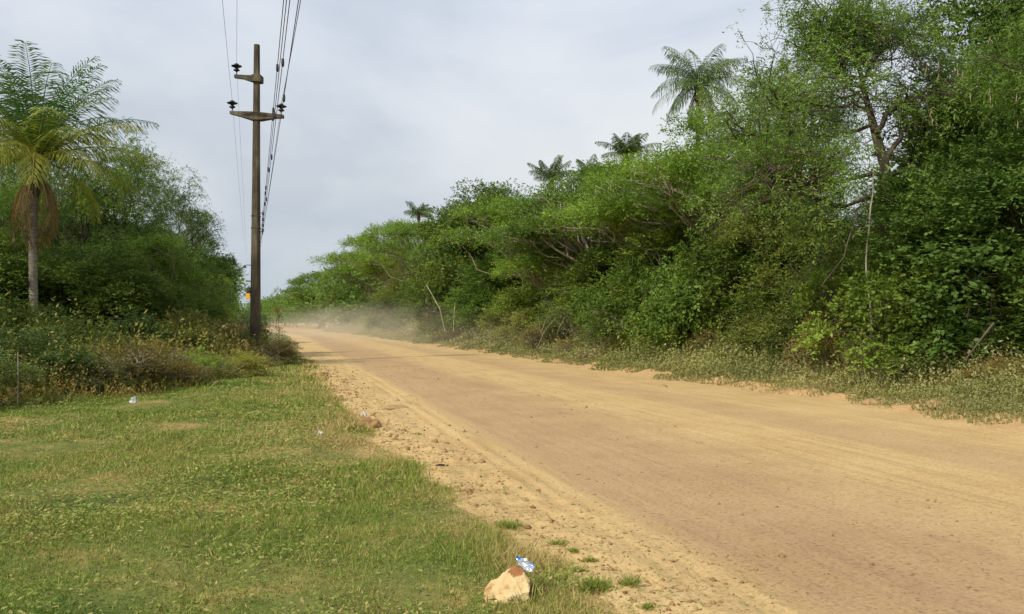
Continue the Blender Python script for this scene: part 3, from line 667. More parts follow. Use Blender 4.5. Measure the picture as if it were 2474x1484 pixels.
# left undergrowth: between the mown grass and the thicket
UB = [G(-250, 1040), G(0, 1000), G(200, 985), G(400, 955), G(520, 930), G(600, 905), G(680, 890), G(705, 850)]
ub = sorted([(q[1], q[0]) for q in UB]); uy = np.array([q[0] for q in ub]); ux = np.array([q[1] for q in ub])
n = 60000; y = rng.uniform(11, 42, n); x = rng.uniform(-24, 1.5, n)
lim = np.interp(y, uy, ux) + .5 * fbm2(x * 0, y, 161, .3, 3); dd = lim - x
px, D = project(x, y); k = (dd > 0) & (dd < 9) & (px > -150) & (px < 330) & (x < ledge(y) - .1); x, y, dd = x[k], y[k], dd[k]
h = (.12 + .75 * sstep(0, 2.0, dd)) * rng.lognormal(0, .4, len(x)); weeds('undergrowth', 'tangled green and brown undergrowth along the left thicket', x, y, h, 'under', 9)

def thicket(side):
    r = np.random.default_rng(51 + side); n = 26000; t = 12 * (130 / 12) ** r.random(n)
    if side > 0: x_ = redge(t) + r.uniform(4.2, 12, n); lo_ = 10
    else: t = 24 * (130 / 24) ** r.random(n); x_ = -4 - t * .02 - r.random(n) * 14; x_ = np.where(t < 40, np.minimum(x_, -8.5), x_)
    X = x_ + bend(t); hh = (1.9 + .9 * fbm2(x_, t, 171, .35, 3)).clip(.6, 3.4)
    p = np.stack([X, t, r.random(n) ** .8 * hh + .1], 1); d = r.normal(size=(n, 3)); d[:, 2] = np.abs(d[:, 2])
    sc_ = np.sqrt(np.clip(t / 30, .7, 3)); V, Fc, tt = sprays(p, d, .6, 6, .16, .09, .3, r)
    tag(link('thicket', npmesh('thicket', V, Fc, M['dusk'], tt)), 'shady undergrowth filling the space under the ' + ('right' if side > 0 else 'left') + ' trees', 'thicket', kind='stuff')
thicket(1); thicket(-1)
def far_wood(side):
    r = np.random.default_rng(31 + side); lob = []
    for t in np.arange(120, 420, 5.5):
        for row in range(2):
            off = (13 + row * 6 + r.uniform(-1, 1)) if side > 0 else (-8 - row * 6 + r.uniform(-1, 1))
            hh = r.uniform(8, 11.5); lob.append((off + float(bend(t)), t, hh * .62, 4.6, 4.6, hh * .38)); lob.append((off + float(bend(t)) + r.uniform(-2, 2), t + 2, hh * .28, 4.2, 4, hh * .3))
    p, d = lobe_sprays(lob, 16000, r, .2, .2, .35, -.4, 5, .4)
    V, Fc, t = sprays(p, d, 1.0, 5, .5, .32, .2, r)
    tag(link('far_wood', npmesh('far_wood', V, Fc, M['mid'], t)), 'far wood fading along the ' + ('right' if side > 0 else 'left') + ' side of the road', 'wood', kind='stuff')
far_wood(1); far_wood(-1)

# ------------------------------------------------------------------ palms
def frond_mesh(az, el, length, hang, seed, mat, curl=1.0, ln=.55, lw=.035, nl=46):
    r = np.random.default_rng(seed); n = 18; pts = [np.zeros(3)]; a = el
    hd = np.array([math.cos(az), math.sin(az), 0])
    for i in range(n):
        pts.append(pts[-1] + (hd * math.cos(a) + np.array([0, 0, 1]) * math.sin(a)) * length / n); a -= curl * (.35 + i / n * 1.3) / n * 1.6
    pts = np.array(pts); t = Tubes(); t.add(pts, np.linspace(.028, .006, n + 1), 4)
    side = np.cross(hd, [0, 0, 1.0]); C, U, N_ = [], [], []
    for s in (1, -1):
        k = np.linspace(.12, 1, nl) * n; c = np.stack([np.interp(k, range(n + 1), pts[:, i]) for i in range(3)], 1)
        tg = np.gradient(c, axis=0); tg /= np.linalg.norm(tg, axis=1)[:, None]
        upv = np.cross(side, tg) * -1; upv = np.where(upv[:, 2:3] < 0, -upv, upv)
        u = side * s * 1.0 + tg * .75 + upv * .35 * (1 - hang) + np.array([0, 0, -1]) * hang * 1.3 + r.normal(0, .12, c.shape)
        C.append(c); U.append(u); N_.append(upv + r.normal(0, .2, c.shape))
    C, U, N_ = map(np.concatenate, (C, U, N_)); U /= np.linalg.norm(U, axis=1)[:, None]
    prof = np.tile(np.sin(np.linspace(.5, 2.95, nl)) ** .7, 2) * ln * r.uniform(.7, 1.2, 2 * nl)
    V1, F1 = leaf_geo(C, U, N_, prof * .62, lw)
    U2 = U + np.array([0, 0, -1]) * (hang * .9 + .25)
    V2, F2 = leaf_geo(C + U * prof[:, None] * .45, U2, N_, prof * .6, lw * .9)
    wv, wf = np.concatenate(t.v), np.concatenate(t.f); o1, o2 = len(wv), len(wv) + len(V1)
    T = np.concatenate([np.full(len(wf), .7), np.clip(r.normal(.35, .18, len(F1)), 0, 1), np.clip(r.normal(.35, .18, len(F2)), 0, 1)])
    return npmesh('frond', np.concatenate([wv, V1, V2]), np.concatenate([wf, F1 + o1, F2 + o2]), M[mat], T)
def palm(x, y, H, R, label, fronds, trunk_r, wood='bark_palm', dead=0, group=None, seed=0, lean=(0, 0), ln=.55, lw=.035):
    o = empty('palm_tree', (x, y, 0), label, 'palm tree', group); r = np.random.default_rng(seed)
    t = Tubes(); q = wiggle((0, 0, -.1), (lean[0], lean[1], H), 24, .008, r)
    rad = np.linspace(trunk_r * 1.15, trunk_r * .8, 24) * (1 + .06 * (np.arange(24) % 2)); t.add(q, rad, 10)
    link('trunk', t.mesh('palm_trunk', M[wood]), o)
    t = Tubes(); top = q[-1]
    t.add([top + [0, 0, -.9], top + [0, 0, -.3], top + [0, 0, .15]], [trunk_r * 1.0, trunk_r * 1.6, trunk_r * .9], 10)
    for k in range(26):      # old leaf bases
        a = r.uniform(0, 6.28); z0 = r.uniform(-1.1, 0); b = top + [math.cos(a) * trunk_r * .8, math.sin(a) * trunk_r * .8, z0]
        t.add([b, b + [math.cos(a) * .12, math.sin(a) * .12, .2], b + [math.cos(a) * .2, math.sin(a) * .2, .42]], [.05, .035, .015], 4)
    link('crown_shaft', t.mesh('palm_shaft', M['bark_fibre']), o)
    for (az, el, l, hang, mt, cu) in fronds:
        f = link('frond', frond_mesh(az, el, l * R, hang, r.integers(1 << 20), mt, cu, ln * R / 3, lw * (1.0 if el > .6 else .72)), o); f.location = tuple(top + np.array([0, 0, .05]))
    for k in range(dead):
        a = k / dead * 6.28 + r.uniform(-.3, .3)
        f = link('dead_frond', frond_mesh(a, r.uniform(-1.25, -.45), R * r.uniform(.5, .8), .9, r.integers(1 << 20), 'palm_dead', 1.1, .45, .035, 26), o); f.location = tuple(top + np.array([math.cos(a) * .1, math.sin(a) * .1, -.35]))
    return o
r = np.random.default_rng(3); fr = []
for k in range(46):
    u = (k + .5) / 46; el = 1.42 - 1.38 * u ** 1.1; az = k * 2.4 + r.uniform(-.2, .2)
    mt = 'palm_green' if u < .42 else ('palm_yellow' if r.random() < .8 else 'palm_green')
    fr.append((az, el + r.uniform(-.08, .08), r.uniform(.92, 1.12), .22 + .36 * u, mt, .50 + .42 * u))
x, y = Wp(84, 27)
palm(x, y, Zh(392, 27), 3.6, 'large feather palm on the far left with yellow frond bases and brown dead skirt', fr, .125, dead=12, seed=5, ln=.70, lw=.044)
fr = []
for k in range(30):
    u = (k + .5) / 30; fr.append((k * 2.4 + r.uniform(-.2, .2), 1.32 - 1.7 * u + r.uniform(-.12, .12), r.uniform(.85, 1.12), .7, 'palm_far', .85))
x, y = Wp(1690, 50)
tallp = palm(x, y, Zh(205, 50), 3.3, 'tallest palm on the right standing clear against the sky', fr, .17, dead=6, seed=9, wood='bark_fibre', ln=.85, lw=.045)
def copy_tree(o, parent=None):
    c = o.copy(); COL.objects.link(c); c.parent = parent
    for ch in o.children: copy_tree(ch, c)
    return c
for k, (xd, yd, dp, R_, nf, cu, lb) in enumerate(((1528, 378, 75, 2.9, 19, .75, 'palm crown peeping over the bright tree left of the tallest palm'), (1335, 436, 85, 2.7, 16, .55, 'lone small palm above the middle of the right skyline'),
                            (1420, 424, 88, 2.4, 13, 1.0, 'half hidden palm between the lone palm and the crown beside it'), (1012, 520, 130, 2.9, 15, .9, 'tiny far palm above the distant left end of the skyline'))):
    r = np.random.default_rng(70 + k); x, y = Wp(xd, dp)
    fr = [(q_ * 2.4 + r.uniform(-.4, .4), 1.45 - 1.15 * (q_ + .5) / nf + r.uniform(-.12, .12), r.uniform(.75, 1.15), .5 + .1 * k, 'palm_far', cu * .8 * r.uniform(.8, 1.3)) for q_ in range(nf)]
    palm(x, y, Zh(yd, dp), R_, lb, fr, .16, seed=80 + k, wood='bark_fibre', ln=.95, lw=.06, lean=(r.uniform(-.6, .6), 0))

# ------------------------------------------------------------------ poles and lines
M['concrete'] = solid_mat('weathered_concrete', [(.3, (.030, .023, .015)), (.5, (.080, .064, .040)), (.72, (.17, .145, .09))], 2.2, stretch=(1.5, 1.5, .5), bump=.4)
M['porcelain'] = solid_mat('brown_porcelain', [(.3, (.012, .010, .010)), (.7, (.03, .024, .022))], 8, rough=.3, bump=0)
M['steel'] = solid_mat('galvanised_steel', [(.3, (.10, .10, .10)), (.7, (.22, .22, .22))], 12, rough=.5, bump=.1, metal=.6)
M['cable'] = solid_mat('grey_cable', [(.3, (.05, .05, .055)), (.7, (.10, .10, .11))], 8, bump=0)
M['sign_yellow'] = solid_mat('yellow_paint', [(.3, (.60, .30, .03)), (.7, (.75, .42, .05))], 4, rough=.5, bump=.05)
M['dark_iron'] = solid_mat('dark_iron', [(.3, (.02, .02, .02)), (.7, (.06, .055, .05))], 8, rough=.6, bump=.1)
def lathe(prof, segs=16):
    an = np.arange(segs) / segs * 2 * math.pi; P = np.array(prof, float)
    V = np.stack([P[:, 0:1] * np.cos(an), P[:, 0:1] * np.sin(an), np.repeat(P[:, 1:2], segs, 1)], -1).reshape(-1, 3); m = len(P)
    i = np.arange(m - 1)[:, None] * segs + np.arange(segs); j = np.arange(m - 1)[:, None] * segs + (np.arange(segs) + 1) % segs
    return V, np.stack([i, j, j + segs, i + segs], -1).reshape(-1, 4)
def prism(name, outline, y0, y1, mat, bev=.012):
    """outline in x,z, extruded along y"""
    bm = bmesh.new(); a = [bm.verts.new((x, y0, z)) for x, z in outline]; f = bm.faces.new(a)
    e = bmesh.ops.extrude_face_region(bm, geom=[f]); bmesh.ops.translate(bm, vec=(0, y1 - y0, 0), verts=[v for v in e['geom'] if isinstance(v, bmesh.types.BMVert)])
    bmesh.ops.recalc_face_normals(bm, faces=bm.faces)
    if bev: bmesh.ops.bevel(bm, geom=bm.edges[:], offset=bev, segments=1, affect='EDGES')
    me = bpy.data.meshes.new(name); bm.to_mesh(me); bm.free(); me.materials.append(mat); return me
def shaft_mesh(H, w0, w1, mat):
    bm = bmesh.new(); ch = .18; rings = []
    for i in range(13):
        z = H * i / 12; w = (w0 + (w1 - w0) * i / 12) / 2; c = w * ch * 2
        rings.append([bm.verts.new(p) for p in ((-w + c, -w, z), (w - c, -w, z), (w, -w + c, z), (w, w - c, z), (w - c, w, z), (-w + c, w, z), (-w, w - c, z), (-w, -w + c, z))])
    for a, b in zip(rings, rings[1:]):
        for k in range(8): bm.faces.new((a[k], a[(k + 1) % 8], b[(k + 1) % 8], b[k]))
    bm.faces.new(rings[-1]); me = bpy.data.meshes.new('shaft'); bm.to_mesh(me); bm.free(); me.materials.append(mat); return me
INS_PROF = [(.0, .0), (.016, .0), (.016, .12), (.05, .12), (.055, .15), (.12, .165), (.125, .185), (.06, .24), (.06, .27), (.15, .30), (.20, .325), (.205, .345), (.10, .38), (.09, .41), (.06, .435), (0, .44)]
def utility_pole():
    D0 = 33.0; x0, y0 = Wp(617, D0); H = Zh(105, D0)
    ug = (math.cos(TH), math.sin(TH))
    o = empty('utility_pole', (x0, y0, 0), 'weathered square concrete pole with two crossarms and dark insulators beside the road', 'utility pole')
    o.rotation_euler = (0, 0, TH)
    s = D0 * K / F                                    # metres per layout unit at the pole
    link('shaft', shaft_mesh(H, .37, .20, M['concrete']), o)
    iv, if_ = lathe(INS_PROF); ime = npmesh('insulator', iv, if_, M['porcelain'], smooth=False)
    pts = []
    def ins(parent, x, z, sc_=1.0):
        i = link('insulator', ime, parent, (x, 0, z)); i.scale = (sc_,) * 3; pts.append(np.array([x, 0, z + .42 * sc_]))
        b = Tubes(); b.add([(x, 0, z - .12), (x, 0, z + .13)], .014, 6); link('pin', b.mesh('pin', M['steel']), parent)
    zt = Zh(184, D0); za = zt - .0; zc = Zh(182, D0)
    # upper arm: reaches left only, with a collar round the shaft
    A = prism('crossarm', [(-54 * s, Zh(178, D0)), (-12 * s, Zh(180, D0)), (-7.5 * s, Zh(180, D0)), (-7.5 * s, Zh(197, D0)), (-14 * s, Zh(195, D0)), (-32 * s, Zh(189, D0)), (-54 * s, Zh(186, D0))], -.075, .075, M['concrete'])
    a = link('crossarm', A, o); ins(a, -49 * s, Zh(178, D0))
    link('collar', prism('collar', [(-9.5 * s, Zh(180, D0)), (12.5 * s, Zh(180, D0)), (13.5 * s, Zh(183, D0)), (13.5 * s, Zh(195, D0)), (12 * s, Zh(198, D0)), (-9.5 * s, Zh(197, D0))], -.20, .20, M['concrete']), o)
    # lower arm: both sides
    B = prism('crossarm', [(-64 * s, Zh(267, D0)), (0, Zh(270, D0)), (66 * s, Zh(276, D0)), (66 * s, Zh(284, D0)), (48 * s, Zh(284.5, D0)), (12 * s, Zh(290, D0)), (-8 * s, Zh(290, D0)), (-40 * s, Zh(280, D0)), (-64 * s, Zh(274, D0))], -.18, .18, M['concrete'])
    b = link('crossarm', B, o)
    for v in b.data.vertices:                          # arms get thinner away from the shaft
        k = min(1, abs(v.co.x) / (60 * s)); v.co.y *= 1 - .55 * k
    ins(b, -59 * s, Zh(268, D0)); ins(b, 60 * s, Zh(276, D0))
    for zz in (522, 551):
        w = .235 + .0 ; t = Tubes(); ww = (.37 + (.20 - .37) * Zh(zz, D0) / H) / 2 + .006
        me = prism('band', [(-ww, Zh(zz, D0) - .02), (ww, Zh(zz, D0) - .02), (ww, Zh(zz, D0) + .02), (-ww, Zh(zz, D0) + .02)], -ww, ww, M['dark_iron'], .004); link('band', me, o)
    # rack of spool insulators on the right face
    rk = Tubes(); xr = 17 * s; rk.add([(xr, 0, Zh(508, D0)), (xr, 0, Zh(566, D0))], .012, 4)
    for zz in (514, 560): rk.add([(7 * s, 0, Zh(zz, D0)), (xr, 0, Zh(zz, D0))], .012, 4)
    rack = link('insulator_rack', rk.mesh('rack', M['dark_iron']), o)
    sp = []
    sv, sf = lathe([(0, -.05), (.045, -.05), (.05, -.03), (.025, 0), (.05, .03), (.045, .05), (0, .05)], 10); sm = npmesh('spool', sv, sf, M['porcelain'])
    for zz in (516, 530, 544, 556):
        link('insulator', sm, rack, (xr, 0, Zh(zz, D0))); sp.append(np.array([xr, 0, Zh(zz, D0)]))
    tr = Matrix.Rotation(TH, 3, 'Z')
    f = lambda p: np.array(tr @ Vector(p)) + np.array([x0, y0, 0])
    return [f(p) for p in pts], [f(p) for p in sp]
hv, lv = utility_pole()
def second_pole():
    D0 = 82.0; x0, y0 = Wp(609, D0); H = Zh(594, D0); s = D0 * K / F
    o = empty('utility_pole', (x0, y0, 0), 'distant concrete pole half hidden behind the near one, carrying a yellow plate', 'utility pole'); o.rotation_euler = (0, 0, TH)
    link('shaft', shaft_mesh(H, .40, .22, M['concrete']), o)
    t = Tubes(); t.add([(0, 0, Zh(641, D0)), (-14 * s, 0, Zh(640, D0)), (-18 * s, 0, Zh(642, D0))], [.05, .04, .04], 6); arm = link('lamp_arm', t.mesh('arm', M['dark_iron']), o)
    v, f = lathe([(0, .14), (.06, .13), (.12, .05), (.2, -.08), (.17, -.12), (0, -.12)], 12); link('lamp_head', npmesh('lamp_head', v, f, M['dark_iron']), arm, (-19 * s, 0, Zh(644, D0)))
    link('crossarm', prism('crossarm2', [(-16 * s, Zh(678, D0)), (2 * s, Zh(678, D0)), (2 * s, Zh(681, D0)), (-16 * s, Zh(681, D0))], -.05, .05, M['concrete'], .004), o)
    v, f = lathe([(0, 0), (.22, 0), (.24, .05), (.24, .5), (.2, .56), (.08, .6), (.05, .75), (0, .76)], 14); link('transformer', npmesh('transformer', v, f, M['dark_iron']), o, (-8 * s, 0, Zh(709, D0)))
    link('sign_plate', prism('sign_plate', [(-13 * s, Zh(724, D0)), (-3.5 * s, Zh(724, D0)), (-3.5 * s, Zh(709, D0)), (-13 * s, Zh(709, D0))], -.32, -.28, M['sign_yellow'], .01), o)
    tr = Matrix.Rotation(TH, 3, 'Z')
    return lambda x, yd: np.array(tr @ Vector((x * s, 0, Zh(yd, D0)))) + np.array([x0, y0, 0])
sp2 = second_pole()
def line(a, b, sag, n=40):
    t = np.linspace(0, 1, n)[:, None]; q = a + (b - a) * t; q[:, 2] -= sag * 4 * (t * (1 - t))[:, 0]; return q
def near_end(pt, xd_top, h_at):
    """a far point behind the viewer so that the line crosses the top of the view at layout x = xd_top at height h_at"""
    D = (h_at - CAM_H) * F / (YH * K); x, y = Wp(xd_top, D); c = np.array([x, y, h_at]); return c
def cable(name, a, xd, h_at, b2, rad, label, cat, group, beads=0, sag=.5, seed=0):
    c = near_end(a, xd, h_at)
    e = c + (c - a) / np.linalg.norm((c - a)[:2]) * 22; e[2] = c[2] + .25
    r = np.random.default_rng(seed)
    o = empty(name, (float(a[0]), float(a[1]), 0), label, cat, group); off = np.array([float(a[0]), float(a[1]), 0])
    t = Tubes(); q1 = line(a, c, .06 + .0 * sag); t.add(q1 - off, rad, 6); t.add(line(c, e, 0, 4) - off, rad, 6)
    if b2 is not None: t.add(line(a, b2, sag) - off, rad * .8, 6)
    link('strand', t.mesh('strand', M['cable']), o)
    if beads:
        v, f = lathe([(0, -.07), (.02, -.06), (.024, 0), (.02, .06), (0, .07)], 8); me = npmesh('clamp', v, f, M['dark_iron'])
        for k in range(beads):
            i = int(r.integers(4, 36)); link('clamp', me, o, tuple(q1[i] - off + [0, 0, -.03]))
cable('power_line', hv[0], 568, 11.2, sp2(-14, 604), .005, 'thin wire on the single insulator of the upper crossarm', 'power line', 'overhead wires', seed=1)
cable('power_line', hv[1], 533, 9.8, sp2(-16, 612), .005, 'thin wire on the left insulator of the lower crossarm', 'power line', 'overhead wires', seed=2)
cable('power_line', hv[2], 722, 9.6, sp2(14, 612), .010, 'thick wire on the right insulator of the lower crossarm', 'power line', 'overhead wires', seed=3)
for i, (xd, lb) in enumerate(((681, 'leftmost of the cables running to the side rack of the pole'), (688, 'second cable from the left running to the side rack'), (696, 'third cable from the left running to the side rack'), (717, 'rightmost of the cables running to the side rack of the pole'))):
    cable('overhead_cable', lv[i], xd, 5.95 - .12 * i, sp2(3, 640 + 5 * i), .006, lb, 'cable', 'cables on the side rack', beads=(5, 4, 3, 1)[i], seed=10 + i, sag=.7)

# ------------------------------------------------------------------ stones, clods, litter
def blob(name, pts, mat, sub=3, amp=.01, fr=9, seed=0, smooth=False):
    bm = bmesh.new(); vs = [bm.verts.new(p) for p in pts]; bmesh.ops.convex_hull(bm, input=vs)
    bmesh.ops.delete(bm, geom=[v for v in bm.verts if not v.link_faces], context='VERTS')
    bmesh.ops.triangulate(bm, faces=bm.faces[:])
    for k in range(sub): bmesh.ops.subdivide_edges(bm, edges=bm.edges[:], cuts=1, use_grid_fill=True)
    bmesh.ops.triangulate(bm, faces=bm.faces[:]); bmesh.ops.smooth_vert(bm, verts=bm.verts[:], factor=.35, use_axis_x=True, use_axis_y=True, use_axis_z=True)
    o = Vector((seed * 3.1, 0, 0)); bm.normal_update()
    for v in bm.verts:
        v.co += v.normal * amp * (mnoise.noise(v.co * fr + o) + .5 * mnoise.noise(v.co * fr * 2.7 + o) + .3 * mnoise.noise(v.co * fr * 6 + o))
    bmesh.ops.recalc_face_normals(bm, faces=bm.faces)
    me = bpy.data.meshes.new(name); bm.to_mesh(me); bm.free(); me.materials.append(mat); return me
M['rock'] = solid_mat('sandstone', [(.36, (.30, .17, .07)), (.46, (.50, .36, .17)), (.7, (.62, .48, .26))], 7, bump=.5, bdist=.006)
M['rock_red'] = solid_mat('rust_stain', [(.3, (.22, .09, .035)), (.7, (.36, .16, .06))], 18, bump=.5, bdist=.004)
M['clod'] = solid_mat('dry_clod', [(.3, (.17, .09, .035)), (.7, (.38, .23, .10))], 14, bump=.8)
M['sandclod'] = solid_mat('sand_clod', [(.3, (.22, .135, .06)), (.7, (.42, .28, .13))], 14, bump=.8)
M['white'] = solid_mat('white_plastic', [(.3, (.36, .36, .37)), (.7, (.55, .55, .56))], 10, rough=.4, bump=.1)
M['blacklitter'] = solid_mat('black_rubber', [(.3, (.01, .01, .01)), (.7, (.03, .03, .03))], 10, bump=.1)
def on_ground(xd, yd):
    x, y = G(xd, yd); r = ground_z(np.array([x]), np.array([y]), True)[0]; g = ground_z(np.array([x]), np.array([y]))[0]; return (x, y, float(max(r, g)))
x, y, z = on_ground(1223, 1456)
rk = blob('rock', [(-.09, -.05, -.04), (.125, -.07, -.04), (.13, .10, -.04), (-.08, .12, -.04), (-.13, -.02, .035), (-.115, -.07, .0), (-.125, .03, .055), (-.03, -.085, .038), (.04, -.085, .062), (.13, -.075, .08), (.132, .02, .115),
                      (.098, .055, .172), (.045, .08, .182), (-.03, .09, .135), (-.10, .07, .085)], M['rock'], 4, .011, 14, 2)
rk.materials.append(M['rock_red'])
for p in rk.polygons:
    c_ = p.center
    if (c_ - Vector((.055, .05, .165))).length < .042 + .012 * mnoise.noise(c_ * 60): p.material_index = 1
ro = link('rock', rk, None, (x, y, z - .012)); ro.rotation_euler = (0, 0, TH); tag(ro, 'pale wedge shaped rock with a rust red patch lying in the foreground grass', 'rock')
# crumpled foil wrapper leaning on the rock
def foil_mat():
    m, nt, out = mat_new('foil'); L = nt.links.new
    d = nd(nt, 'ShaderNodeBsdfPrincipled', ins={'Metallic': .9, 'Roughness': .22, 'Base Color': (.78, .78, .80, 1)})
    L(d.outputs[0], out.inputs[0]); return m
def paint_mat(name, c, r=.3, metal=.4):
    m, nt, out = mat_new(name); n = nd(nt, 'ShaderNodeTexNoise', ins={'Scale': 40.0})
    d = nd(nt, 'ShaderNodeBsdfPrincipled', ins={'Metallic': metal, 'Roughness': r}); nt.links.new(ramp(nt, n.outputs[0], [(.3, tuple(v * .8 for v in c)), (.7, tuple(min(1, v * 1.15) for v in c))]), d.inputs['Base Color'])
    nt.links.new(d.outputs[0], out.inputs[0]); return m
N = 22; g = np.linspace(-1, 1, N); U, V0 = np.meshgrid(g, g); r = np.random.default_rng(8)
p3 = np.stack([U.ravel() * 3, V0.ravel() * 3, 0 * U.ravel()], 1)
hgt = (np.abs(SN(1)(p3, 1.1)) * .020 + np.abs(SN(2)(p3, 2.3)) * .010).reshape(U.shape)
Xf = U * .046 * (1 + .15 * np.sin(V0 * 3)); Zf = V0 * .030 * (1 + .2 * np.sin(U * 4 + 1)) - U * .022; Yf = -hgt + .012 * V0
V = np.stack([Xf, Yf, Zf], -1).reshape(-1, 3); V2 = V.copy(); V2[:, 1] += .006 + .010 * (1 - (U.ravel() ** 2)) * (1 - V0.ravel() ** 2)
i = (np.arange(N - 1)[:, None] * N + np.arange(N - 1)[None]).ravel(); q = np.stack([i, i + 1, i + N + 1, i + N], 1)
me = npmesh('wrapper', np.concatenate([V, V2]), np.concatenate([q, q[:, ::-1] + N * N]), foil_mat()); me.materials.append(paint_mat('blue_print', (.02, .16, .75)))
for p in me.polygons:
    a, b = (p.index % ((N - 1) ** 2)) // (N - 1), (p.index % ((N - 1) ** 2)) % (N - 1)
    if (a > 14 and b < 5) or (a > 15 and b > 15): p.material_index = 1
s = dep(1456) * K / F
fx = (math.cos(TH), math.sin(TH)); fo = link('foil_wrapper', me, None, (x + fx[0] * .108 - fx[1] * .03, y + fx[1] * .108 + fx[0] * .03, z + .188)); fo.rotation_euler = (math.radians(-25), 0, TH)
tag(fo, 'crumpled silver foil wrapper with blue corners leaning on the rock', 'wrapper')
# clods
def clod(xd, yd, w, h, label, mat='clod', name='dirt_clod', cat='clod', seed=0, group=None, amp=.25, flat=1.0):
    r = random.Random(seed); pts = []
    for k in range(26):
        a = r.uniform(0, 6.28); u = r.uniform(-.4, 1); q = math.sqrt(max(0, 1 - u * u)); pts.append((math.cos(a) * q * w / 2, math.sin(a) * q * w / 2 * .8, u * h))
    me = blob(name, pts, M[mat], 2 if w < .15 else 3, amp * min(w, h), 1.2 / w, seed); p = on_ground(xd, yd)
    o = link(name, me, None, p); o.rotation_euler = (0, 0, r.uniform(0, 3)); return tag(o, label, cat, group)
clod(893, 1036, .42, .17, 'dark brown crumbly lump of dirt beside the white litter', seed=1, amp=.5)
clod(781, 912, .60, .17, 'long dark lump of earth at the road edge nearest the pole', seed=2, amp=.45)
clod(745, 889, .5, .15, 'small dark lump of earth farthest along the road edge', seed=3)
clod(1053, 1071, .085, .05, 'brown stone alone on the sandy shoulder', seed=4)
clod(1135, 1190, .075, .055, 'brown stone at the grass edge above the blank sand', seed=5)
clod(1163, 1172, .05, .025, 'small dark stone right of the grass edge stone', seed=6)
clod(1205, 1165, .05, .022, 'small stone on sand, right of the other two', seed=7)
clod(1300, 1186, .05, .02, 'flat small stone on open sand', seed=8)
clod(1268, 1214, .07, .02, 'flat crumbled clod on open sand', 'sandclod', seed=9)
clod(2260, 995, .50, .13, 'pale earth lump at the right road verge', 'sandclod', seed=10, amp=.4)
clod(2110, 980, .42, .09, 'low earth lump left of the pale one at the right verge', 'sandclod', seed=11, amp=.4)
clod(1350, 877, .7, .16, 'pale earth lump at the far verge below the dead twig bush', 'sandclod', seed=12, amp=.4)
clod(1735, 1219, .04, .025, 'dark pebble alone on the worn lane', seed=13)
clod(2102, 1365, .035, .022, 'dark pebble low on the worn lane', seed=14)
clod(1600, 935, .30, .07, 'flat tan stone on the right road edge', 'sandclod', seed=15)
clod(800, 990, .30, .07, 'orange earth mound in the grass edge', 'sandclod', seed=17, amp=.4)
clod(960, 985, .62, .05, 'low ridge of crumbled sand at the shoulder', 'sandclod', seed=18, amp=.6)
clod(845, 918, .45, .05, 'low sand heap right of the dark lump', 'sandclod', seed=19, amp=.6)
# small stones and crumbs: far too many to count
r = np.random.default_rng(44); n = 3600; y = 4.2 * (30 / 4.2) ** r.random(n); dd = np.abs(r.normal(0, .55, n)); x = ledge(y) + dd - .05
x = np.where(r.random(n) < .22, r.uniform(2.4, 6.0, n), x)
pts = []; sz = .006 * r.lognormal(0, .5, n) * (1 + y / 22); zz = ground_z(x, y, True)
ang = r.uniform(0, 6.28, n); O = np.array([[1, 0, 0], [0, 1, 0], [-1, 0, 0], [0, -1, 0], [.1, .1, .8], [0, 0, -.5]])
nl_ = 260; k_ = r.choice(n, nl_, replace=False); y[k_] = r.uniform(9.5, 26, nl_); x[k_] = ledge(y[k_]) + np.abs(r.normal(.15, .4, nl_)); sz[k_] = .022 * r.lognormal(0, .5, nl_); zz = ground_z(x, y, True)
V = np.empty((n, 6, 3)); jit = r.uniform(.55, 1.4, (n, 6, 3))
for k in range(6):
    a_, b_ = O[k, 0] * jit[:, k, 0] + (jit[:, k, 1] - 1) * .4, O[k, 1] * jit[:, k, 1] + (jit[:, k, 2] - 1) * .4
    V[:, k, 0] = x + sz * (a_ * np.cos(ang) - b_ * np.sin(ang)); V[:, k, 1] = y + sz * (a_ * np.sin(ang) + b_ * np.cos(ang)); V[:, k, 2] = zz + sz * O[k, 2] * jit[:, k, 2]
b = np.arange(n)[:, None] * 6; Fc = np.concatenate([b + f_ for f_ in ([0, 1, 4], [1, 2, 4], [2, 3, 4], [3, 0, 4], [1, 0, 5], [2, 1, 5], [3, 2, 5], [0, 3, 5])])
tag(link('gravel', npmesh('gravel', V.reshape(-1, 3), Fc, M['clod'])), 'fine dark crumbs and pebbles strewn on the sandy road', 'gravel', kind='stuff')
n = 3800; y = 4.2 * (34 / 4.2) ** r.random(n); x = ledge(y) + r.normal(.05, .42, n); az = r.uniform(0, 6.28, n)
zz = np.maximum(ground_z(x, y, True), ground_z(x, y)) + .003
V, Fc = leaf_geo(np.stack([x, y, zz], 1), np.stack([np.cos(az), np.sin(az), r.uniform(-.02, .12, n)], 1), np.stack([0 * x, 0 * x, 1 + 0 * x], 1) + r.normal(0, .3, (n, 3)), r.lognormal(-3.1, .5, n) * (1 + y / 25), .005 * (1 + y / 9))
tag(link('dry_straw', npmesh('dry_straw', V, Fc, M['grass'], np.clip(r.normal(.7, .25, n), 0, 1))), 'dry grass bits scattered over the sandy shoulder', 'straw', kind='stuff')
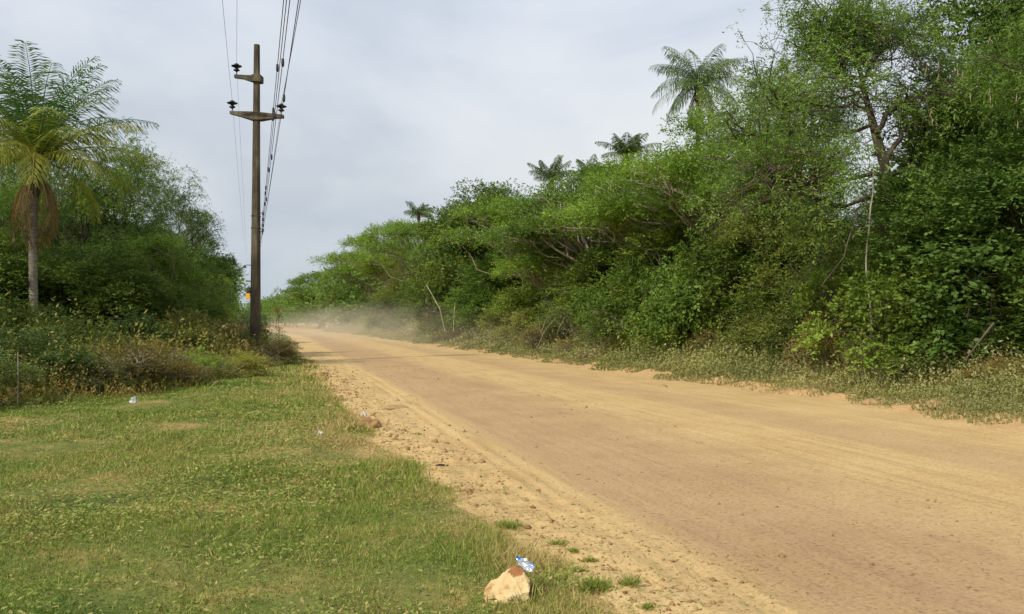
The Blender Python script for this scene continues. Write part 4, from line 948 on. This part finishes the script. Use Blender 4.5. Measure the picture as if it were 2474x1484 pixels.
# litter
def litter(xd, yd, w, h, label, mat='white', seed=0): return clod(xd, yd, w, h, label, mat, 'litter', 'litter', seed, None, .7)
litter(775, 1060, .085, .06, 'white crumpled plastic scrap in the grass left of the shoulder', seed=21)
litter(880, 1004, .13, .05, 'white plastic scrap above the dark dirt lump', seed=22)
litter(325, 982, .13, .10, 'white scrap at the edge of the left undergrowth', seed=23)
litter(1545, 888, .14, .08, 'tiny white scrap on the far right verge', seed=24)
x, y, z = on_ground(1068, 1130); t = Tubes(); t.add([(-.07, 0, .012), (-.02, .01, .016), (.03, 0, .012), (.075, -.01, .008)], [.004, .013, .010, .003], 6)
o = link('litter', t.mesh('strip', M['blacklitter']), None, (x, y, z)); o.rotation_euler = (0, 0, TH + .1); tag(o, 'thin black strip lying on the sandy shoulder', 'litter')

# creeping weeds on the sand, young leaves by the rock
def tuft(xd, yd, w, label, n=120, mat='grass', h=.07, seed=0, name='weed', cat='weed', ll=.05, lw=.006):
    r = np.random.default_rng(seed); x, y, z = on_ground(xd, yd); a = r.uniform(0, 6.28, n); q = np.minimum(np.abs(r.normal(0, .32, n)), .8) * w / 2
    c_ = np.stack([np.cos(a) * q, np.sin(a) * q, np.full(n, -.003)], 1); ln = r.uniform(.3, 1.25, n)
    u = np.stack([np.cos(a) * np.sin(ln), np.sin(a) * np.sin(ln), np.cos(ln)], 1) + r.normal(0, .25, (n, 3)) * [1, 1, .3]
    V, Fc = leaf_geo(c_, u, r.normal(size=(n, 3)), h * r.uniform(.5, 1.5, n), lw)
    o = link(name, npmesh(name, V, Fc, M[mat], np.clip(r.normal(.5, .18, n), 0, 1)), None, (x, y, z)); return tag(o, label, cat, 'weed tufts on the sandy edge')
for k, (xd, yd, w, n_, lb) in enumerate([(1345, 1322, .20, 110, 'spreading weed tuft on sand, upper of the shoulder tufts'), (1385, 1340, .12, 60, 'little weed tuft on sand just below the spreading one'), (1425, 1360, .16, 80, 'mid sized weed tuft on the sandy shoulder'),
                                     (1400, 1385, .10, 45, 'tiny weed tuft nearest the grass on the shoulder'), (1440, 1425, .35, 330, 'thick grass clump jutting onto the sand right of the rock'), (1520, 1425, .12, 60, 'lone weed tuft right of the jutting grass clump'),
                                     (1280, 1448, .14, 140, 'dark grass tuft against the right side of the rock'), (1560, 1480, .14, 60, 'weed tuft at the bottom edge of the view on sand'), (1010, 1050, .25, 70, 'flat green weed creeping over the upper shoulder'), (1228, 1278, .22, 200, 'dark green grass clump at the verge corner above the rock')]):
    tuft(xd, yd, w * 1.15, lb, int(n_ * 2.2), seed=60 + k, h=.06 if 'clump' in lb or 'dark' in lb else .03)
# tall dried seed stalk right of the pole
x, y = Wp(672, 29); t = Tubes(); r = np.random.default_rng(4); H = Zh(742, 29); t.add([(0, 0, 0), (.03, 0, H * .5), (0, 0, H)], [.012, .009, .004], 4); tips = []
for k in range(34):
    z = r.uniform(.25, 1) * H; a = r.uniform(0, 6.28); l = .45 * (1.15 - z / H); e = np.array([math.cos(a) * l, math.sin(a) * l, z + l * .6]); t.add([(0, 0, z), e], [.005, .003], 4); tips += [e, e * [.6, .6, 1] - [0, 0, l * .2]]
o = empty('tall_weed', (x, y, 0), 'tall dry seeding weed standing right of the pole foot', 'weed'); link('stalk', t.mesh('stalk', M['bark_dark']), o)
tips = np.array(tips); V, Fc, tt = sprays(tips, r.normal(size=tips.shape), .12, 5, .055, .03, .3, r); link('seed_heads', npmesh('seed_heads', V, Fc, M['rust'], tt), o)
x, y = Wp(44, 15.5); t = Tubes(); t.add([(0, 0, -.1), (.01, 0, .5), (0, 0, 1.0)], [.009, .008, .007], 6); tag(link('stake', t.mesh('stake', M['bark_pale']), None, (x, y, .05)), 'thin pale stake standing in the left undergrowth', 'stake')
# pale lianas and leaning bare stems on the right
def stem(pts, r0, r1, label, mat='bark_pale', seed=0, name='bare_stem', cat='stem'):
    p = [np.array([*Wp(a, c), Zh(b, c)]) for a, b, c in pts]; off = np.array([p[-1][0], p[-1][1], 0]); q = np.concatenate([wiggle(p[i], p[i + 1], 8, .012, np.random.default_rng(seed + i))[:-1 if i < len(p) - 2 else None] for i in range(len(p) - 1)]) - off
    t = Tubes(); t.add(q, np.linspace(r0, r1, len(q)), 6); o = link(name, t.mesh(name, M[mat]), None, tuple(off)); return tag(o, label, cat)
stem([(2112, 395, 19.6), (2110, 470, 19.3), (2095, 590, 19.0), (2100, 840, 18.6)], .014, .022, 'pale vertical liana hanging left of the forked trunk')
stem([(1900, 720, 19.5), (1990, 610, 19.5), (2040, 540, 19.6)], .009, .016, 'thin dead branch slanting in front of the olive bush', 'bark_dark')
stem([(1985, 690, 18.4), (2040, 620, 18.3), (2075, 500, 18.6)], .011, .018, 'curved bare branch crossing the vine heap', 'bark_dark')
stem([(2270, 480, 18.6), (2200, 560, 18.4), (2380, 420, 18.8)][::2], .010, .018, 'pale straight stem slanting above the vines')
stem([(1075, 800, 47), (1062, 745, 47), (1030, 690, 48)], .038, .025, 'pale leaning trunk at the dusty verge')
stem([(1095, 800, 48), (1098, 740, 48)], .034, .024, 'short pale upright trunk beside the leaning one')
stem([(2330, 870, 13.9), (2400, 780, 13.9), (2425, 860, 13.8)][:2], .012, .02, 'leaning brown stem in the feathery shrub', 'bark_dark')
for k, (a, b) in enumerate(((1300, 1345), (1325, 1300), (1345, 1365), (1310, 1322))):
    stem([(a, 835, 30 + k * .3), ((a + b) / 2 - 8, 800, 30), (b, 765, 30)], .012, .006, ('long bleached stick leaning right in the dead twig bush', 'bleached stick leaning left in the dead twig bush', 'outer right bleached stick of the dead twig bush', 'short middle bleached stick of the dead twig bush')[k], seed=k * 5)

# ------------------------------------------------------------------ dust raised over the far road
def dust():
    bm = bmesh.new(); bmesh.ops.create_icosphere(bm, subdivisions=3, radius=1)
    me = bpy.data.meshes.new('dust_cloud'); bm.to_mesh(me); bm.free()
    m, nt, out = mat_new('road_dust'); L = nt.links.new
    tc = nd(nt, 'ShaderNodeTexCoord'); ln = nd(nt, 'ShaderNodeVectorMath', operation='LENGTH'); L(tc.outputs['Object'], ln.inputs[0])
    fall = ramp(nt, ln.outputs['Value'], [(.0, (1, 1, 1)), (.45, (.6, .6, .6)), (1.0, (0, 0, 0))], 'EASE')
    no = nd(nt, 'ShaderNodeTexNoise', ins={'Scale': 3.0, 'Detail': 3}); L(tc.outputs['Object'], no.inputs['Vector'])
    den = mth(nt, 'MULTIPLY', mth(nt, 'MULTIPLY', fall, ramp(nt, no.outputs[0], [(.35, (.25, .25, .25)), (.65, (1, 1, 1))])), .026)
    v = nd(nt, 'ShaderNodeVolumePrincipled', ins={'Color': (.93, .84, .68, 1), 'Anisotropy': .1}); L(den, v.inputs['Density']); L(v.outputs[0], out.inputs['Volume'])
    me.materials.append(m); o = link('dust_cloud', me, None, (7, 86, .0)); o.scale = (13, 64, 3.8)
    tag(o, 'thin tan dust hanging over the far road', 'dust', kind='stuff')
dust()
